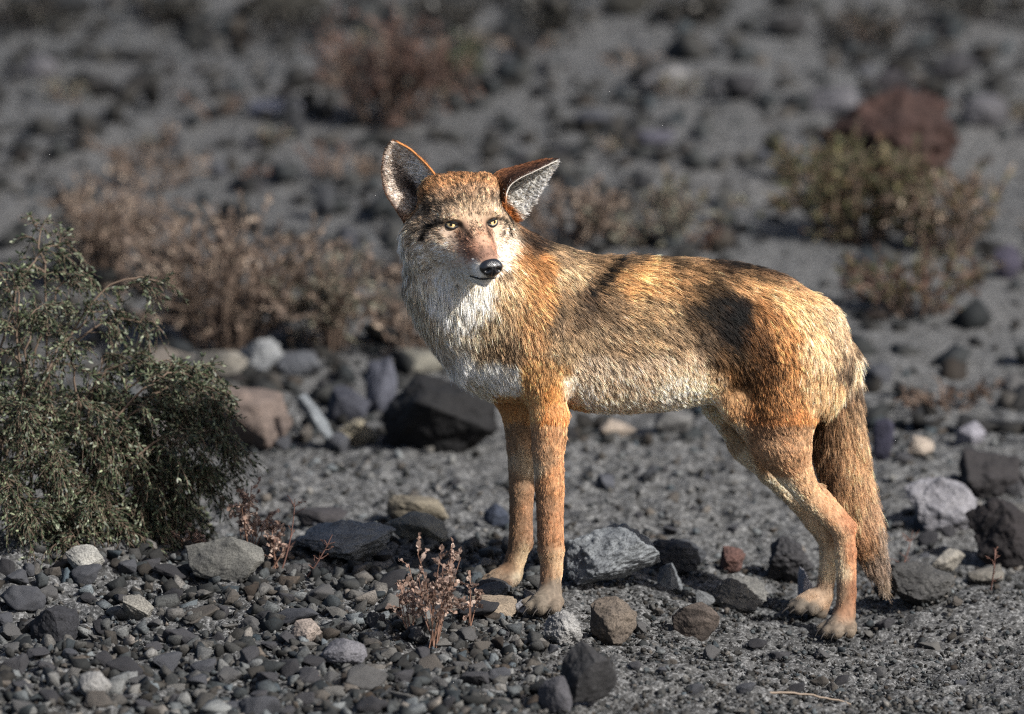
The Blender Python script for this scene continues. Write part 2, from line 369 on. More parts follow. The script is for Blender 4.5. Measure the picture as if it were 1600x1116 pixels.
# length in mm: px, py, L
LEN = np.array([
 (640,400,30),(640,470,36),(700,470,38),(750,480,36),(700,540,34),(760,580,26),(800,520,32),(820,400,32),(850,450,28),(850,540,22),(840,600,15),(860,640,8),(855,700,9),(855,800,8),(855,890,7),(850,940,3.5),(790,915,3.5),(1320,985,3.5),(1260,975,3.5),
 (800,640,8),(810,700,8),(810,800,8),(800,900,8),(900,400,36),(1000,400,38),(900,480,28),(1000,480,28),(1000,560,28),(950,620,24),(1050,620,22),(900,648,24),(960,658,26),(1040,655,24),(1090,645,18),(930,670,22),(1010,675,22),(1100,400,38),(1200,420,36),(1150,500,30),
 (1250,450,28),(1300,490,28),(1250,540,24),(1200,600,20),(1130,640,14),(1220,670,12),(1180,710,8),(1250,740,10),(1290,800,8),(1325,860,8),(1325,940,6),(1290,900,8),(1100,680,9),
 (1315,560,36),(1345,600,42),(1320,650,42),(1330,720,44),(1345,800,44),(1370,870,40),(1390,920,34)], float)
def kreg(q, pts, vals, sig):
    out = np.zeros((len(q), vals.shape[1]))
    for i in range(0, len(q), 20000):
        d2 = ((q[i:i+20000, None, :]-pts[None])**2).sum(2)
        d2 -= d2.min(1, keepdims=True)
        w_ = np.exp(-d2/(2*sig*sig)); out[i:i+20000] = (w_ @ vals)/w_.sum(1, keepdims=True)
    return out
HCOL = np.array([   # f, |l|, u, r,g,b, agouti, length mm
 (72,0,-24,140,108,94,.3,5),(55,0,-14,170,134,114,.45,7),(35,0,-4,176,142,120,.6,8.5),(15,0,4,174,146,124,.8,10),(50,15,-28,164,122,102,.4,7),(50,21,-34,156,116,98,.35,7),(28,22,-20,148,112,94,.5,8.5),(12,22,-8,148,116,98,.6,9),(30,30,-32,172,138,120,.15,8),
 (62,16,-50,226,218,212,0,6),(70,12,-60,244,240,236,0,5),(45,24,-50,212,196,184,0,7),(40,26,-56,232,226,218,0,7),(20,33,-48,220,208,198,0,10),(10,36,-30,196,174,158,.15,9),
 (60,0,-70,246,242,236,0,8),(40,12,-76,246,240,232,0,11),(10,20,-82,240,232,224,0,16),(-10,10,-92,236,228,220,0,22),
 (-4,44,-26,190,170,154,.25,11),(-8,46,-44,228,216,206,.05,13),(-30,62,-48,220,208,196,.1,14),(-36,62,-28,192,174,158,.3,15),(-50,78,-62,212,200,188,.12,19),(-60,86,-42,166,150,134,.5,22),
 (2,40,-12,184,162,146,.35,8),(2,22,-6,140,110,92,.4,8),(0,34,10,176,150,128,.6,8),(-8,30,20,174,150,128,.5,8),(-12,48,8,168,146,126,.5,9),(-16,46,24,158,138,120,.7,10),
 (-4,0,16,174,150,128,.8,9),(-12,14,28,168,144,120,.85,10),(-24,0,42,170,136,108,.8,12),(-24,30,42,164,132,106,.85,12),(-45,0,60,170,126,88,.6,11),(-48,30,56,164,122,86,.6,11),(-70,0,62,160,116,80,.6,13),
 (-35,56,20,156,132,112,.8,11),(-45,66,0,162,142,124,.7,13),(-50,74,-20,168,150,132,.5,14),(-60,56,40,160,118,82,.5,12),(-80,70,20,152,116,84,.6,16),(-100,40,40,150,112,80,.7,20)], float)
HFLOW = np.array([  # f,|l|,u  ->  df, dl(outward), du
 (70,0,-16,-1,0,.2),(40,0,0,-1,.0,.3),(10,0,6,-.8,.1,.7),(-15,0,32,-.7,.15,.8),(-50,0,62,-1,.1,.2),(-80,0,60,-1,.1,-.2),(50,20,-25,-1,.3,.1),(60,16,-45,-1,.5,-.3),(20,32,-40,-.8,.6,-.35),
 (60,0,-68,-.6,.1,-.8),(20,15,-76,-.5,.2,-.9),(-10,10,-88,-.3,.1,-1),(0,44,-20,-.6,.8,-.1),(-10,46,-44,-.5,.7,-.6),(-35,64,-40,-.4,.75,-.6),(-55,80,-60,-.3,.6,-.8),(-8,30,22,-.5,.35,.8),
 (-15,46,20,-.6,.7,.35),(-40,60,15,-.7,.7,.15),(-30,30,45,-.8,.3,.5),(-55,76,-20,-.5,.8,-.4),(2,22,-4,-.7,.3,.5)], float)
TAILPTS = {(1310,500),(1320,540),(1345,560),(1330,590),(1300,600),(1350,610),(1310,640),(1340,650),(1290,680),(1320,690),(1350,690),(1300,740),(1335,740),(1360,760),(1330,790),(1365,810),(1350,850),(1375,850),(1370,890),(1390,920),
 (1315,560),(1320,640),(1330,720),(1350,800),(1375,870),(1390,930),(1345,600),(1320,650),(1345,800),(1370,870)}
def tflag(A, w):
    f = np.array([200. if (int(a[0]), int(a[1])) in TAILPTS and a[1] >= 590 else 0. for a in A]); return np.concatenate([A[:, :2], f[:, None]], 1)
def seg_d(q, a, b):
    a = np.asarray(a, float); b = np.asarray(b, float); ab = b-a
    t = np.clip(((q-a) @ ab)/(ab@ab), 0, 1); return np.linalg.norm(q-a-t[:, None]*ab, axis=1)
MARKS = [((981,398),(962,424),6,.85),((957,426),(930,456),6,.85),((1118,470),(1165,494),17,.75),((1078,468),(1140,520),12,.45),((1152,500),(1152,552),13,.5),((1190,560),(1160,605),12,.25),((1090,450),(1120,440),8,.35),
 ((815,372),(860,386),5,.5),((860,388),(960,393),5,.5),((985,397),(1110,407),5,.62),((1120,413),(1270,437),6,.66),((1040,410),(1120,434),5,.35),((1140,424),(1220,448),5,.35),((1000,412),(1040,404),4,.4),
 ((778,522),(802,556),6,.22),((745,546),(778,553),5,.2),((905,462),(950,500),13,.28),((880,480),(860,520),9,.2),((1345,560),(1352,640),6,.4),((1290,650),(1300,700),7,.3)]
def coat(Vx, Nx):
    """per point: colour (linear), agouti, length (m), flow direction, density"""
    px, py = proj(Vx)
    nz = fbm(Vx*38, 11, 3); nz2 = fbm(Vx*38+50, 12, 3)
    tp = np.array([P(*a[:3]) for a in [(1316, 590, .105)]+TL[3:]]); td = np.min([seg_d(Vx, a, b) for a, b in zip(tp[:-1], tp[1:])], 0)
    T = 200*(1-sstep(.040, .058, td))*sstep(-.02, .03, Vx[:, 1]-.03)
    L = kreg(np.stack([px, py, T], 1), tflag(LEN, 2), LEN[:, 2:3], 20.0)[:, 0]
    fl = kreg(np.stack([px, py, T], 1), tflag(FLOW, 1), FLOW[:, 2:5], 26.0)
    f2 = unit(fl[:, :2]); ox, oy = px+f2[:, 0]*L*.38, py+f2[:, 1]*L*.38
    q = np.stack([ox+6*nz, oy+6*nz2, T], 1)
    c = kreg(q, tflag(COAT, 0), COAT[:, 2:6], 10.0)
    qm = np.stack([ox+4*nz, oy+4*nz2], 1)
    al_ = (Vx[:, 0]*.85 - Vx[:, 2]*.52); ac_ = (Vx[:, 0]*.52 + Vx[:, 2]*.85); brk = fbm(np.stack([al_*45, ac_*170, Vx[:, 1]*40], 1), 71, 3)
    for a, b, wd, dk in MARKS:
        m = np.exp(-(seg_d(qm, a, b)/wd)**2)*dk*(T < 60)*np.clip(.85+.75*brk, .15, 1.15); c[:, :3] *= (1-m)[:, None]; c[:, 3] = np.maximum(c[:, 3], m)
    away = np.sign(Nx[:, 1])
    fw = fl[:, :1]*np.array([1., 0, 0]) + fl[:, 1:2]*(-UPV) + (fl[:, 2]*away)[:, None]*np.array([0, 1., 0])*0.4
    # soft undersides: belly is pale from every side, and lightened further below to counter its shade
    # head
    h = ((Vx-HO) @ RH.T)*1000; hl = h.copy(); sg = np.sign(h[:, 1]); hl[:, 1] = np.abs(h[:, 1])
    wob = np.stack([nz, nz2, nz], 1)*2.0
    hf0 = kreg(hl, HFLOW[:, :3], HFLOW[:, 3:6], 12.0); hc = kreg(hl+wob*.7+unit(hf0)*3.0, HCOL[:, :3], HCOL[:, 3:8], 7.0)
    hf = kreg(hl, HFLOW[:, :3], HFLOW[:, 3:6], 12.0); hf[:, 1] *= sg
    hfw = hf @ RH
    # head weight
    e = np.sqrt(((h[:, 0]+30)/80)**2 + (h[:, 1]/92)**2 + ((h[:, 2]+5)/88)**2)
    em = np.sqrt(((h[:, 0]-50)/62)**2 + (h[:, 1]/42)**2 + ((h[:, 2]+42)/46)**2)
    hw = np.maximum(1-sstep(0.92, 1.18, e), 1-sstep(1.0, 1.25, em)); hw = np.where(h[:, 2] < -130, 0, hw)
    # dark marks on the face
    hk = hl.copy(); hk[:, 0] = 0; front = (h[:, 0] > -50)
    for a, b, wd, dk in (((0,47,3),(0,63,-8),2.2,.92),((0,63,-8),(0,71,-27),2.6,.85),((0,57,-9),(0,45,-22),2.0,.6),((0,30,33),(0,48,28),3.0,.28),((0,48,28),(0,62,14),3.5,.2),((0,22,2),(0,15,-9),3.5,.45),((0,20,-12),(0,22,-30),4,.15)):
        m = np.exp(-(seg_d(hk, a, b)/wd)**2)*dk*front; hc[:, :3] *= (1-m)[:, None]
    for a, b, wd, dk in (((60,5,-22),(70,8,-28),4,.5),):
        m = np.exp(-(seg_d(hl, a, b)/wd)**2)*dk; hc[:, :3] *= (1-m)[:, None]
    for a, b in zip(MP[:-1], MP[1:]):
        m = np.exp(-(seg_d(hl, a, b)/1.9)**2)*(.5 if b[1] < 12 or b[1] > 31 else .15); hc[:, :3] *= (1-m)[:, None]
    c[:, :3] = c[:, :3]*(1-hw[:, None]) + hc[:, :3]*hw[:, None]
    ag = c[:, 3]*(1-hw) + hc[:, 3]*hw
    L = L*(1-hw) + hc[:, 4]*hw
    fw = fw*(1-hw[:, None]) + hfw*hw[:, None]
    # streaks of the lie of the hair
    along = (Vx[:, 0]*.85 - Vx[:, 2]*.52); across = (Vx[:, 0]*.52 + Vx[:, 2]*.85)
    sn = fbm(np.stack([along*60, across*260, Vx[:, 1]*30], 1), 61, 3); sb = 1 + .22*sn*(1-hw)*(L > 9)
    fn = fbm(np.stack([h[:, 0]*.09, h[:, 1]*.30, h[:, 2]*.11], 1), 63, 3)
    fore = hw*sstep(4, 16, h[:, 2])*sstep(12, -4, h[:, 0]) + hw*.4*sstep(48, 62, hl[:, 1])*sstep(-34, -12, h[:, 2])
    st = sb*(1 - .60*sstep(.05, .55, fn)*np.clip(fore, 0, 1) + .25*sstep(.1, .6, -fn)*np.clip(fore, 0, 1))
    # eye openings, nose and mouth carry no hair
    ee = np.sqrt(((hl[:, 1]-31)/16)**2 + ((hl[:, 2]-.5-.12*(hl[:, 1]-32))/7.0)**2); dens = np.where((h[:, 0] > -20) & (ee < 1), 0.0, 1.0)
    L = np.where((h[:, 0] > -20) & (ee < 1.25), np.minimum(L, 5.5), L)
    dn = np.linalg.norm((h-np.array([84, 1, -45]))/np.array([14, 17.5, 15.5]), axis=1); dens = np.where(dn < 1, 0, dens)
    leg = (py > 660) & (T < 60)
    ls = 1 + .28*fbm(np.stack([Vx[:, 0]*420, Vx[:, 1]*420, Vx[:, 2]*60], 1), 66, 2)*leg
    c_ = lin(c[:, :3])*(st*ls)[:, None]; l0 = c_.mean(1); cf_ = np.clip((l0/.20)**.26, .40, 1.35); c_ = c_*np.where(hw > .5, cf_**.5, cf_)[:, None]*np.where(T > 60, 1.35, 1.)[:, None]; lu = c_.mean(1, keepdims=True); c_ = (lu + (c_-lu)*np.where(leg, .68, .95)[:, None])*np.where((leg & (py > 905))[:, None], np.array([.92, .88, .81]), np.where(leg[:, None], np.array([.98, 1.01, .92]), np.array([1.02, 1.0, .93])))*np.where(leg, 1.0-.30*sstep(895, 915, py), 1.10*(1+.30*sstep(520, 620, py)*sstep(850, 900, px)*sstep(1165, 1085, px)*(1-hw)))[:, None]  # lower flank and belly colour also lifted here, to make up for their shade
    return c_, ag, L/1000, fw, dens, hw
cB = coat(BV, BN)

# ---- ears: cupped shells with thickness, joined to the body mesh ----
def catm(pts, n):
    pts = np.asarray(pts, float); u = np.linspace(0, len(pts)-1, n); i = np.clip(u.astype(int), 0, len(pts)-2); t = (u-i)[:, None]
    pp = np.concatenate([[2*pts[0]-pts[1]], pts, [2*pts[-1]-pts[-2]]])
    a, b, c, d = pp[i], pp[i+1], pp[i+2], pp[i+3]
    return 0.5*((2*b)+(-a+c)*t+(2*a-5*b+4*c-d)*t*t+(-a+3*b-3*c+d)*t**3)
def ear(rows, flip):
    """rows tip->base of 3-5 points across; returns mesh of a closed thin shell, with per vertex u (0 tip..1), v, inner flag"""
    nu, nv = 44, 26
    cur = np.array([catm(r, nv) for r in rows])                  # rows x nv x 3
    G = np.array([catm(cur[:, j], nu) for j in range(nv)]).transpose(1, 0, 2)
    du = np.gradient(G, axis=0); dv = np.gradient(G, axis=1); n = unit(np.cross(dv, du))*flip   # n: outward (back of ear)
    uu, vv = np.meshgrid(np.linspace(0, 1, nu), np.linspace(0, 1, nv), indexing='ij')
    th = 0.0012 + 0.0022*np.minimum(1, 4*vv*(1-vv))[..., None]*np.minimum(1, uu*3)[..., None]
    O = (G+n*th).reshape(-1, 3); Ii = (G-n*th).reshape(-1, 3)
    idx = np.arange(nu*nv).reshape(nu, nv); a, b, c, d = idx[:-1, :-1], idx[1:, :-1], idx[1:, 1:], idx[:-1, 1:]
    q = np.stack([a, b, c, d], -1).reshape(-1, 4)
    if flip < 0: q = q[:, ::-1]
    m = nu*nv; F = [q, q[:, ::-1]+m]
    def strip(line):
        s = np.stack([line[:-1], line[:-1]+m, line[1:]+m, line[1:]], 1); return s
    F += [strip(idx[:, 0]), strip(idx[:, -1])[:, ::-1], strip(idx[0, :])[:, ::-1]]
    return np.concatenate([O, Ii]), np.concatenate(F), np.tile(uu.ravel(), 2), np.tile(vv.ravel(), 2), np.repeat([0, 1], m), np.concatenate([n.reshape(-1, 3), -n.reshape(-1, 3)]), np.tile(unit(-du).reshape(-1, 3), (2, 1)), np.tile(unit(dv).reshape(-1, 3), (2, 1))
def rowA(L_, R_, dep, yl=-0.108, yr=-0.125):
    A = P(L_[0], L_[1], yl); B = P(R_[0], R_[1], yr)
    bk = np.array([0.25, 1, -0.1])
    return [A, A*.75+B*.25+bk*dep*.8, (A+B)/2+bk*dep, A*.25+B*.75+bk*dep*.8, B]
earA = ear([rowA((611,222),(621,222),.001,-.12,-.12), rowA((602,235),(641,233),.010,-.115,-.122), rowA((598,257),(659,249),.020), rowA((598,280),(673,264),.028), rowA((603,302),(684,280),.033),
            rowA((614,320),(691,300),.034,-.112,-.125), rowA((628,342),(698,325),.030,-.115,-.125), rowA((642,366),(700,352),.022,-.115,-.12)], 1)
def rowB(M, T, E_, ym, yt, ye):
    a, t, e = P(M[0], M[1], ym), P(T[0], T[1], yt), P(E_[0], E_[1], ye)
    m2 = (t+e)/2 + np.array([-0.003, 0.010, 0.002])*min(1, np.linalg.norm(a-e)*25)
    return [a, t, m2, e]
earB = ear([rowB((868,252),(869,250),(872,252),-.100,-.094,-.096), rowB((851,260),(846,252),(862,268),-.112,-.088,-.098), rowB((832,269),(822,259),(851,286),-.120,-.082,-.100),
            rowB((813,278),(800,265),(840,304),-.125,-.080,-.102), rowB((799,288),(782,270),(829,320),-.128,-.080,-.102), rowB((792,300),(770,280),(818,334),-.128,-.084,-.104),
            rowB((790,318),(762,295),(806,348),-.124,-.09,-.106)], 1)
def earcol(E_, kind):
    V_, F_, u, v, inn, n_, up, across = E_
    c = np.zeros((len(V_), 3)); L = np.zeros(len(V_)); fw = up.copy(); ag = np.full(len(V_), .15)
    edge = np.minimum(v, 1-v)
    nzz = fbm(V_*120, 5, 2)*.5
    if kind == 'A':
        base = np.array([206, 192, 180.]); pale = np.array([250, 246, 240.]); dark = np.array([34, 27, 26.]); rim = np.array([168, 112, 62.])
        w1 = sstep(.35, .75, v + nzz*.15)[:, None]*sstep(0.15, .4, u)[:, None]
        inner = (base*(1-w1) + pale*w1)
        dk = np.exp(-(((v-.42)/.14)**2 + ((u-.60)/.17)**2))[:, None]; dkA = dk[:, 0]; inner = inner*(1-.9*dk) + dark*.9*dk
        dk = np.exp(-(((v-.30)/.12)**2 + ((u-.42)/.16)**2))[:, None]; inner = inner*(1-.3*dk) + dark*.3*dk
        lo = sstep(.78, .95, u)[:, None]; inner = inner*(1-lo) + np.array([176, 122, 76])*lo
        r = np.clip(1-edge/.06, 0, 1)[:, None]; inner = inner*(1-r) + (rim*(v > .5)[:, None] + np.array([70, 52, 44])*(v <= .5)[:, None])*r
        outer = np.array([150, 98, 56.])*np.ones((len(V_), 1))
        fi = -across*.75 + up*.6
    else:
        inner = np.array([226, 222, 214.])*np.ones((len(V_), 1))*(1+.06*nzz[:, None])
        lo = np.exp(-((v-.45)/.25)**2)[:, None]*sstep(.3, .8, u)[:, None]; inner = inner*(1-lo*.3)
        bb = sstep(.86, .97, u)[:, None]; inner = inner*(1-bb)+np.array([150, 92, 50])*bb
        outer = np.array([118, 78, 54.])*np.ones((len(V_), 1))
        dk = np.exp(-((v-.06)/.14)**2)[:, None]*(1-sstep(.75, .95, u))[:, None]; outer = outer*(1-.85*dk)+np.array([34, 22, 18])*.85*dk
        tip = (1-sstep(.0, .14, u))[:, None]; outer = outer*(1-tip)+np.array([40, 28, 24])*tip
        bs = sstep(.6, .95, u)[:, None]*sstep(.0, .3, v)[:, None]; outer = outer*(1-bs)+np.array([150, 104, 66])*bs
        fi = across*.85 + up*.55
    c = np.where(inn[:, None] == 1, inner, outer)
    L = np.where(inn == 1, (.005 + .015*np.minimum(1, edge*5)*sstep(.05, .4, u))*(1-.55*dkA), .0065) if kind == 'A' else np.where(inn == 1, .010+.006*sstep(.05, .4, u), .008)
    fw = np.where(inn[:, None] == 1, fi, up)
    ag = np.where(inn == 1, .04, .35)
    return lin(c), ag, L, fw, np.ones(len(V_)), np.ones(len(V_))
parts_V = [BV, earA[0], earB[0]]; offs = np.cumsum([0]+[len(v) for v in parts_V])
AV = np.concatenate(parts_V); AF = np.concatenate([BF, earA[1]+offs[1], earB[1]+offs[2]])
AN = np.concatenate([BN, earA[5], earB[5]])
cA, cC = earcol(earA, 'A'), earcol(earB, 'B')
COL, AG, LN, FW, DN, HW = [np.concatenate([a, b, c]) for a, b, c in zip(cB, cA, cC)]

EARF = (np.arange(len(AV)) >= len(BV)).astype(float)
def skin_mat():
    m, t, b = mat_new('skin'); a = N(t, 'ShaderNodeVertexColor'); a.layer_name = 'col'
    t.links.new(a.outputs[0], b.inputs['Base Color']); b.inputs['Roughness'].default_value = .8; b.inputs['Specular IOR Level'].default_value = .2
    return m
m, t, b = mat_new('fur'); MFUR = m
a = N(t, 'ShaderNodeAttribute'); a.attribute_name = 'col'; t.links.new(a.outputs['Color'], b.inputs['Base Color'])
b.inputs['Roughness'].default_value = .55; b.inputs['Specular IOR Level'].default_value = .22
tr_ = N(t, 'ShaderNodeBsdfTranslucent'); t.links.new(a.outputs['Color'], tr_.inputs[0]); mx = N(t, 'ShaderNodeMixShader'); mx.inputs[0].default_value = .28
o_ = [n for n in t.nodes if n.type == 'OUTPUT_MATERIAL'][0]; t.links.new(b.outputs[0], mx.inputs[1]); t.links.new(tr_.outputs[0], mx.inputs[2]); t.links.new(mx.outputs[0], o_.inputs[0])
coyote = link('coyote', None, None, 'tawny coyote standing side-on among the rocks, head turned to the viewer', 'coyote')
coyote.location = (0.28, 0.02, 0.0); OFF = np.array([0.28, 0.02, 0.0])
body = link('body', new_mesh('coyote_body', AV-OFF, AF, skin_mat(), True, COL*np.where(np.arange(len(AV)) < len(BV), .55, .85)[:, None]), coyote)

# ---- fur
def sample(n, dens):
    tri = np.concatenate([AF[:, [0, 1, 2]], AF[:, [0, 2, 3]]])
    A = np.linalg.norm(np.cross(AV[tri[:, 1]]-AV[tri[:, 0]], AV[tri[:, 2]]-AV[tri[:, 0]]), axis=1)*.5*dens[tri].mean(1)
    cs = np.cumsum(A); t = tri[np.minimum(np.searchsorted(cs, rng.random(n)*cs[-1]), len(tri)-1)]
    r1 = np.sqrt(rng.random(n)); r2 = rng.random(n); w_ = np.stack([1-r1, r1*(1-r2), r1*r2], 1)
    g = lambda arr: (arr[t]*w_.reshape(n, 3, *([1]*(arr.ndim-1)))).sum(1)
    return g
def make_fur(name, n, rmul, guard=False):
    faceY = 1-.45*sstep(.2, .8, AN[:, 1])
    dens = DN*faceY*(0.012/np.clip(LN, .0035, .05))**(.75 if not guard else .3)
    if guard: dens = dens*(.15+AG)
    g = sample(n, dens)
    er_ = g(EARF); p, nn, c, ag, L, f, hw = g(AV), unit(g(AN)), g(COL), g(AG), g(LN), g(FW), g(HW)
    # clumps
    nc = n//(12 if not guard else 5); dv = g(dens); sel = np.argsort(-np.log(rng.random(n))*dv)[:nc]; kd = kdtree.KDTree(nc)
    for i, j in enumerate(sel): kd.insert(p[j], i)
    kd.balance(); ci = np.array([kd.find(q)[1] for q in p]); cl = sel[ci]
    tdir = f - (f*nn).sum(1, keepdims=True)*nn; tdir = unit(tdir); bt = np.cross(nn, tdir)
    cr = rng.normal(0, 1, (n, 4))
    sh = np.clip((L-.004)/.012, 0, 1)
    sw = fbm(p*40, 31, 3)*(.06+.10*sh) + (.06+.06*sh)*cr[cl, 0] + .11*cr[:, 0]
    tdir = unit(tdir + bt*sw[:, None])
    el = np.radians(np.clip(14 + (2+4*sh)*cr[cl, 1] + 5*cr[:, 1], 6, 60)); el = np.where(L < .009, el*.9, el); el = np.where(er_ > .5, el*1.7, el); el = el + rad(9)*(L > .034)
    Lh_ = L*(.57+.27*(1-sh))*np.clip(1 + .16*cr[cl, 2] + .16*cr[:, 2], .4, 1.7)*(1.18 if guard else 1)
    s = np.linspace(0, 1, 5)
    pos = p[:, None] - nn[:, None]*.0008 + Lh_[:, None, None]*(s[None, :, None]*(tdir*np.cos(el)[:, None])[:, None] + (nn*np.sin(el)[:, None])[:, None]*((s-.45*s*s)*1.1)[None, :, None])
    pos[:, :, 2] -= (Lh_[:, None]**2*(s**2)[None]*3.0)
    # gather tips towards their clump
    d = pos[cl] - pos; dl = np.linalg.norm(d[:, 0], axis=1); kk = np.where(dl < .012, .05+.30*sh, 0)*(rng.random(n)*.5+.5)
    pos = pos + d*(kk[:, None]*(s**1.4)[None])[..., None]
    # colour
    lg = (hw < .3)*(1-sh)
    br = np.exp((.16+.04*sh-.10*lg+.12*hw)*cr[cl, 3] + .27*cr[:, 3]); hue = 1 + np.array([.02, 0, -.03])*cr[cl, 0][:, None]
    base = c*br[:, None]*hue
    cf = rng.random(n)[cl]; dk_ = (cf < ag*.34) & (rng.random(n) < .75); bt_ = (cf > .90-.03*hw) & (lg < .7) & (ag > .04)
    base = np.where(dk_[:, None], base*.30, np.where(bt_[:, None], base*1.5, base))
    tipd = rng.random(n) < ag*(.45 if not guard else 1.3)
    cold = np.where(tipd[:, None], np.minimum(base*.16, .03), base*1.12)
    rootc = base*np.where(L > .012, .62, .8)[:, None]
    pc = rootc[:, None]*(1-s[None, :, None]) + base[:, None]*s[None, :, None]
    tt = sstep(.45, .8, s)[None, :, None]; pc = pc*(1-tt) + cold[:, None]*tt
    pc = np.clip(pc, .003, .86)
    cu = bpy.data.hair_curves.new(name); cu.add_curves([5]*n)
    cu.points.foreach_set('position', (pos-OFF).astype(np.float32).ravel())
    r = ((.00012+.00007*sh)*rmul)[:, None]*np.array([1, 1, .9, .65, .2])[None]
    ra = cu.attributes.get('radius') or cu.attributes.new('radius', 'FLOAT', 'POINT'); ra.data.foreach_set('value', r.astype(np.float32).ravel())
    ca = cu.attributes.new('col', 'FLOAT_COLOR', 'POINT'); c4 = np.ones((n*5, 4), np.float32); c4[:, :3] = pc.reshape(-1, 3); ca.data.foreach_set('color', c4.ravel())
    cu.materials.append(MFUR)
    return link(name, cu, coyote)
NF = 1050000
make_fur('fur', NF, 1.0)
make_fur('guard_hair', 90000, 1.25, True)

# ---- eyes, nose, claws, whiskers
def simple(name, col, rough=.5, spec=.5, coatw=0.0):
    m, t, b = mat_new(name); b.inputs['Base Color'].default_value = (*col, 1); b.inputs['Roughness'].default_value = rough
    b.inputs['Specular IOR Level'].default_value = spec; b.inputs['Coat Weight'].default_value = coatw; b.inputs['Coat Roughness'].default_value = .04
    return m
MBLACK = simple('black_skin', (.008, .007, .007), .42, .5)
MNOSE, t, b = mat_new('wet_nose'); b.inputs['Base Color'].default_value = (.006, .006, .007, 1); b.inputs['Roughness'].default_value = .26; b.inputs['Coat Weight'].default_value = .5; b.inputs['Coat Roughness'].default_value = .15
vz = N(t, 'ShaderNodeTexVoronoi'); vz.inputs['Scale'].default_value = 700; bp = N(t, 'ShaderNodeBump'); bp.inputs['Strength'].default_value = .35; bp.inputs['Distance'].default_value = .0006
t.links.new(vz.outputs[0], bp.inputs['Height']); t.links.new(bp.outputs[0], b.inputs['Normal'])
MCLAW = simple('claw_horn', (.02, .017, .015), .7, .2)
MEYE, t, b = mat_new('eyeball')    # iris, pupil and limbus as rings about the eye's own axis
tc = N(t, 'ShaderNodeTexCoord'); sx = N(t, 'ShaderNodeSeparateXYZ'); t.links.new(tc.outputs['Object'], sx.inputs[0])
ln = N(t, 'ShaderNodeVectorMath', operation='LENGTH'); cb = N(t, 'ShaderNodeCombineXYZ'); t.links.new(sx.outputs[0], cb.inputs[0]); t.links.new(sx.outputs[1], cb.inputs[1]); t.links.new(cb.outputs[0], ln.inputs[0])
rp = N(t, 'ShaderNodeValToRGB'); ml = N(t, 'ShaderNodeMath', operation='MULTIPLY'); ml.inputs[1].default_value = 100
t.links.new(ln.outputs['Value'], ml.inputs[0]); t.links.new(ml.outputs[0], rp.inputs[0])
er = rp.color_ramp; er.elements[0].position = 0; er.elements[0].color = (.004, .004, .004, 1); er.elements[1].position = .22; er.elements[1].color = (.004, .004, .004, 1)
for ps, cc in ((.25, (.44, .30, .11)), (.40, (.70, .54, .28)), (.58, (.56, .40, .18)), (.66, (.05, .03, .015)), (.72, (.01, .01, .01))):
    e = er.elements.new(ps); e.color = (*cc, 1)
t.links.new(rp.outputs[0], b.inputs['Base Color']); b.inputs['Roughness'].default_value = .08; b.inputs['Coat Weight'].default_value = 1
def uvs(nu, nv):
    th, ph = np.meshgrid(np.linspace(0, math.pi, nu), np.linspace(0, 2*math.pi, nv, endpoint=False), indexing='ij')
    V_ = np.stack([np.sin(th)*np.cos(ph), np.sin(th)*np.sin(ph), np.cos(th)], -1).reshape(-1, 3)
    F_ = [(i*nv+j, (i+1)*nv+j, (i+1)*nv+(j+1) % nv, i*nv+(j+1) % nv) for i in range(nu-1) for j in range(nv)]
    return V_, np.array(F_)
from mathutils import Matrix
for s_ in (-1, 1):
    tox = rad(22)*s_; zz = unit(Fh*math.cos(tox)*.97 + Lh*math.sin(tox) + Uh*.04); xx = unit(np.cross(Uh, zz)); yy = np.cross(zz, xx)
    c0 = H(-9.5, s_*31.5, 0.5); R_ = .0112
    V_, F_ = uvs(24, 32)
    eo = link('eye', new_mesh('eyeball', V_*R_, F_, MEYE), coyote)
    M = Matrix(((xx[0], yy[0], zz[0], c0[0]-OFF[0]), (xx[1], yy[1], zz[1], c0[1]-OFF[1]), (xx[2], yy[2], zz[2], c0[2]-OFF[2]), (0, 0, 0, 1)))
    eo.matrix_basis = M
    # eyelid: dark almond ring over the ball; the inner corner (towards the nose) is drawn out
    inn = -s_   # sign of local x pointing to the nose
    n_ = 40; ang = np.linspace(0, 2*math.pi, n_, endpoint=False); rings = []
    tgt = lambda ax, bu, bl, ex: np.stack([np.where(np.cos(ang)*inn > 0, ax+ex, ax)*np.cos(ang), np.where(np.sin(ang) > 0, bu, bl)*np.sign(np.sin(ang))*np.abs(np.sin(ang))**1.25 - .0012*np.cos(ang)*inn], 1)
    for (ax, bu, bl, ex, rr) in ((.0076, .0022, .0040, .0005, R_+.0003), (.0088, .0036, .0050, .0018, R_+.0014), (.0140, .0076, .0074, .0080, R_+.0022), (.0180, .0104, .0096, .0120, R_+.0004), (.0195, .0125, .0115, .0130, R_-.0030)):
        q = tgt(ax, bu, bl, ex); r2 = (q**2).sum(1); z_ = np.sqrt(np.clip(rr**2-np.minimum(r2, (rr*.93)**2), 0, None)); rings.append(np.concatenate([q, z_[:, None]], 1))
    V_ = np.concatenate(rings); F_ = [(k*n_+i, (k+1)*n_+i, (k+1)*n_+(i+1) % n_, k*n_+(i+1) % n_) for k in range(4) for i in range(n_)]
    el_ = link('eyelid', new_mesh('eyelid', V_, np.array(F_), MBLACK), coyote); el_.matrix_basis = M
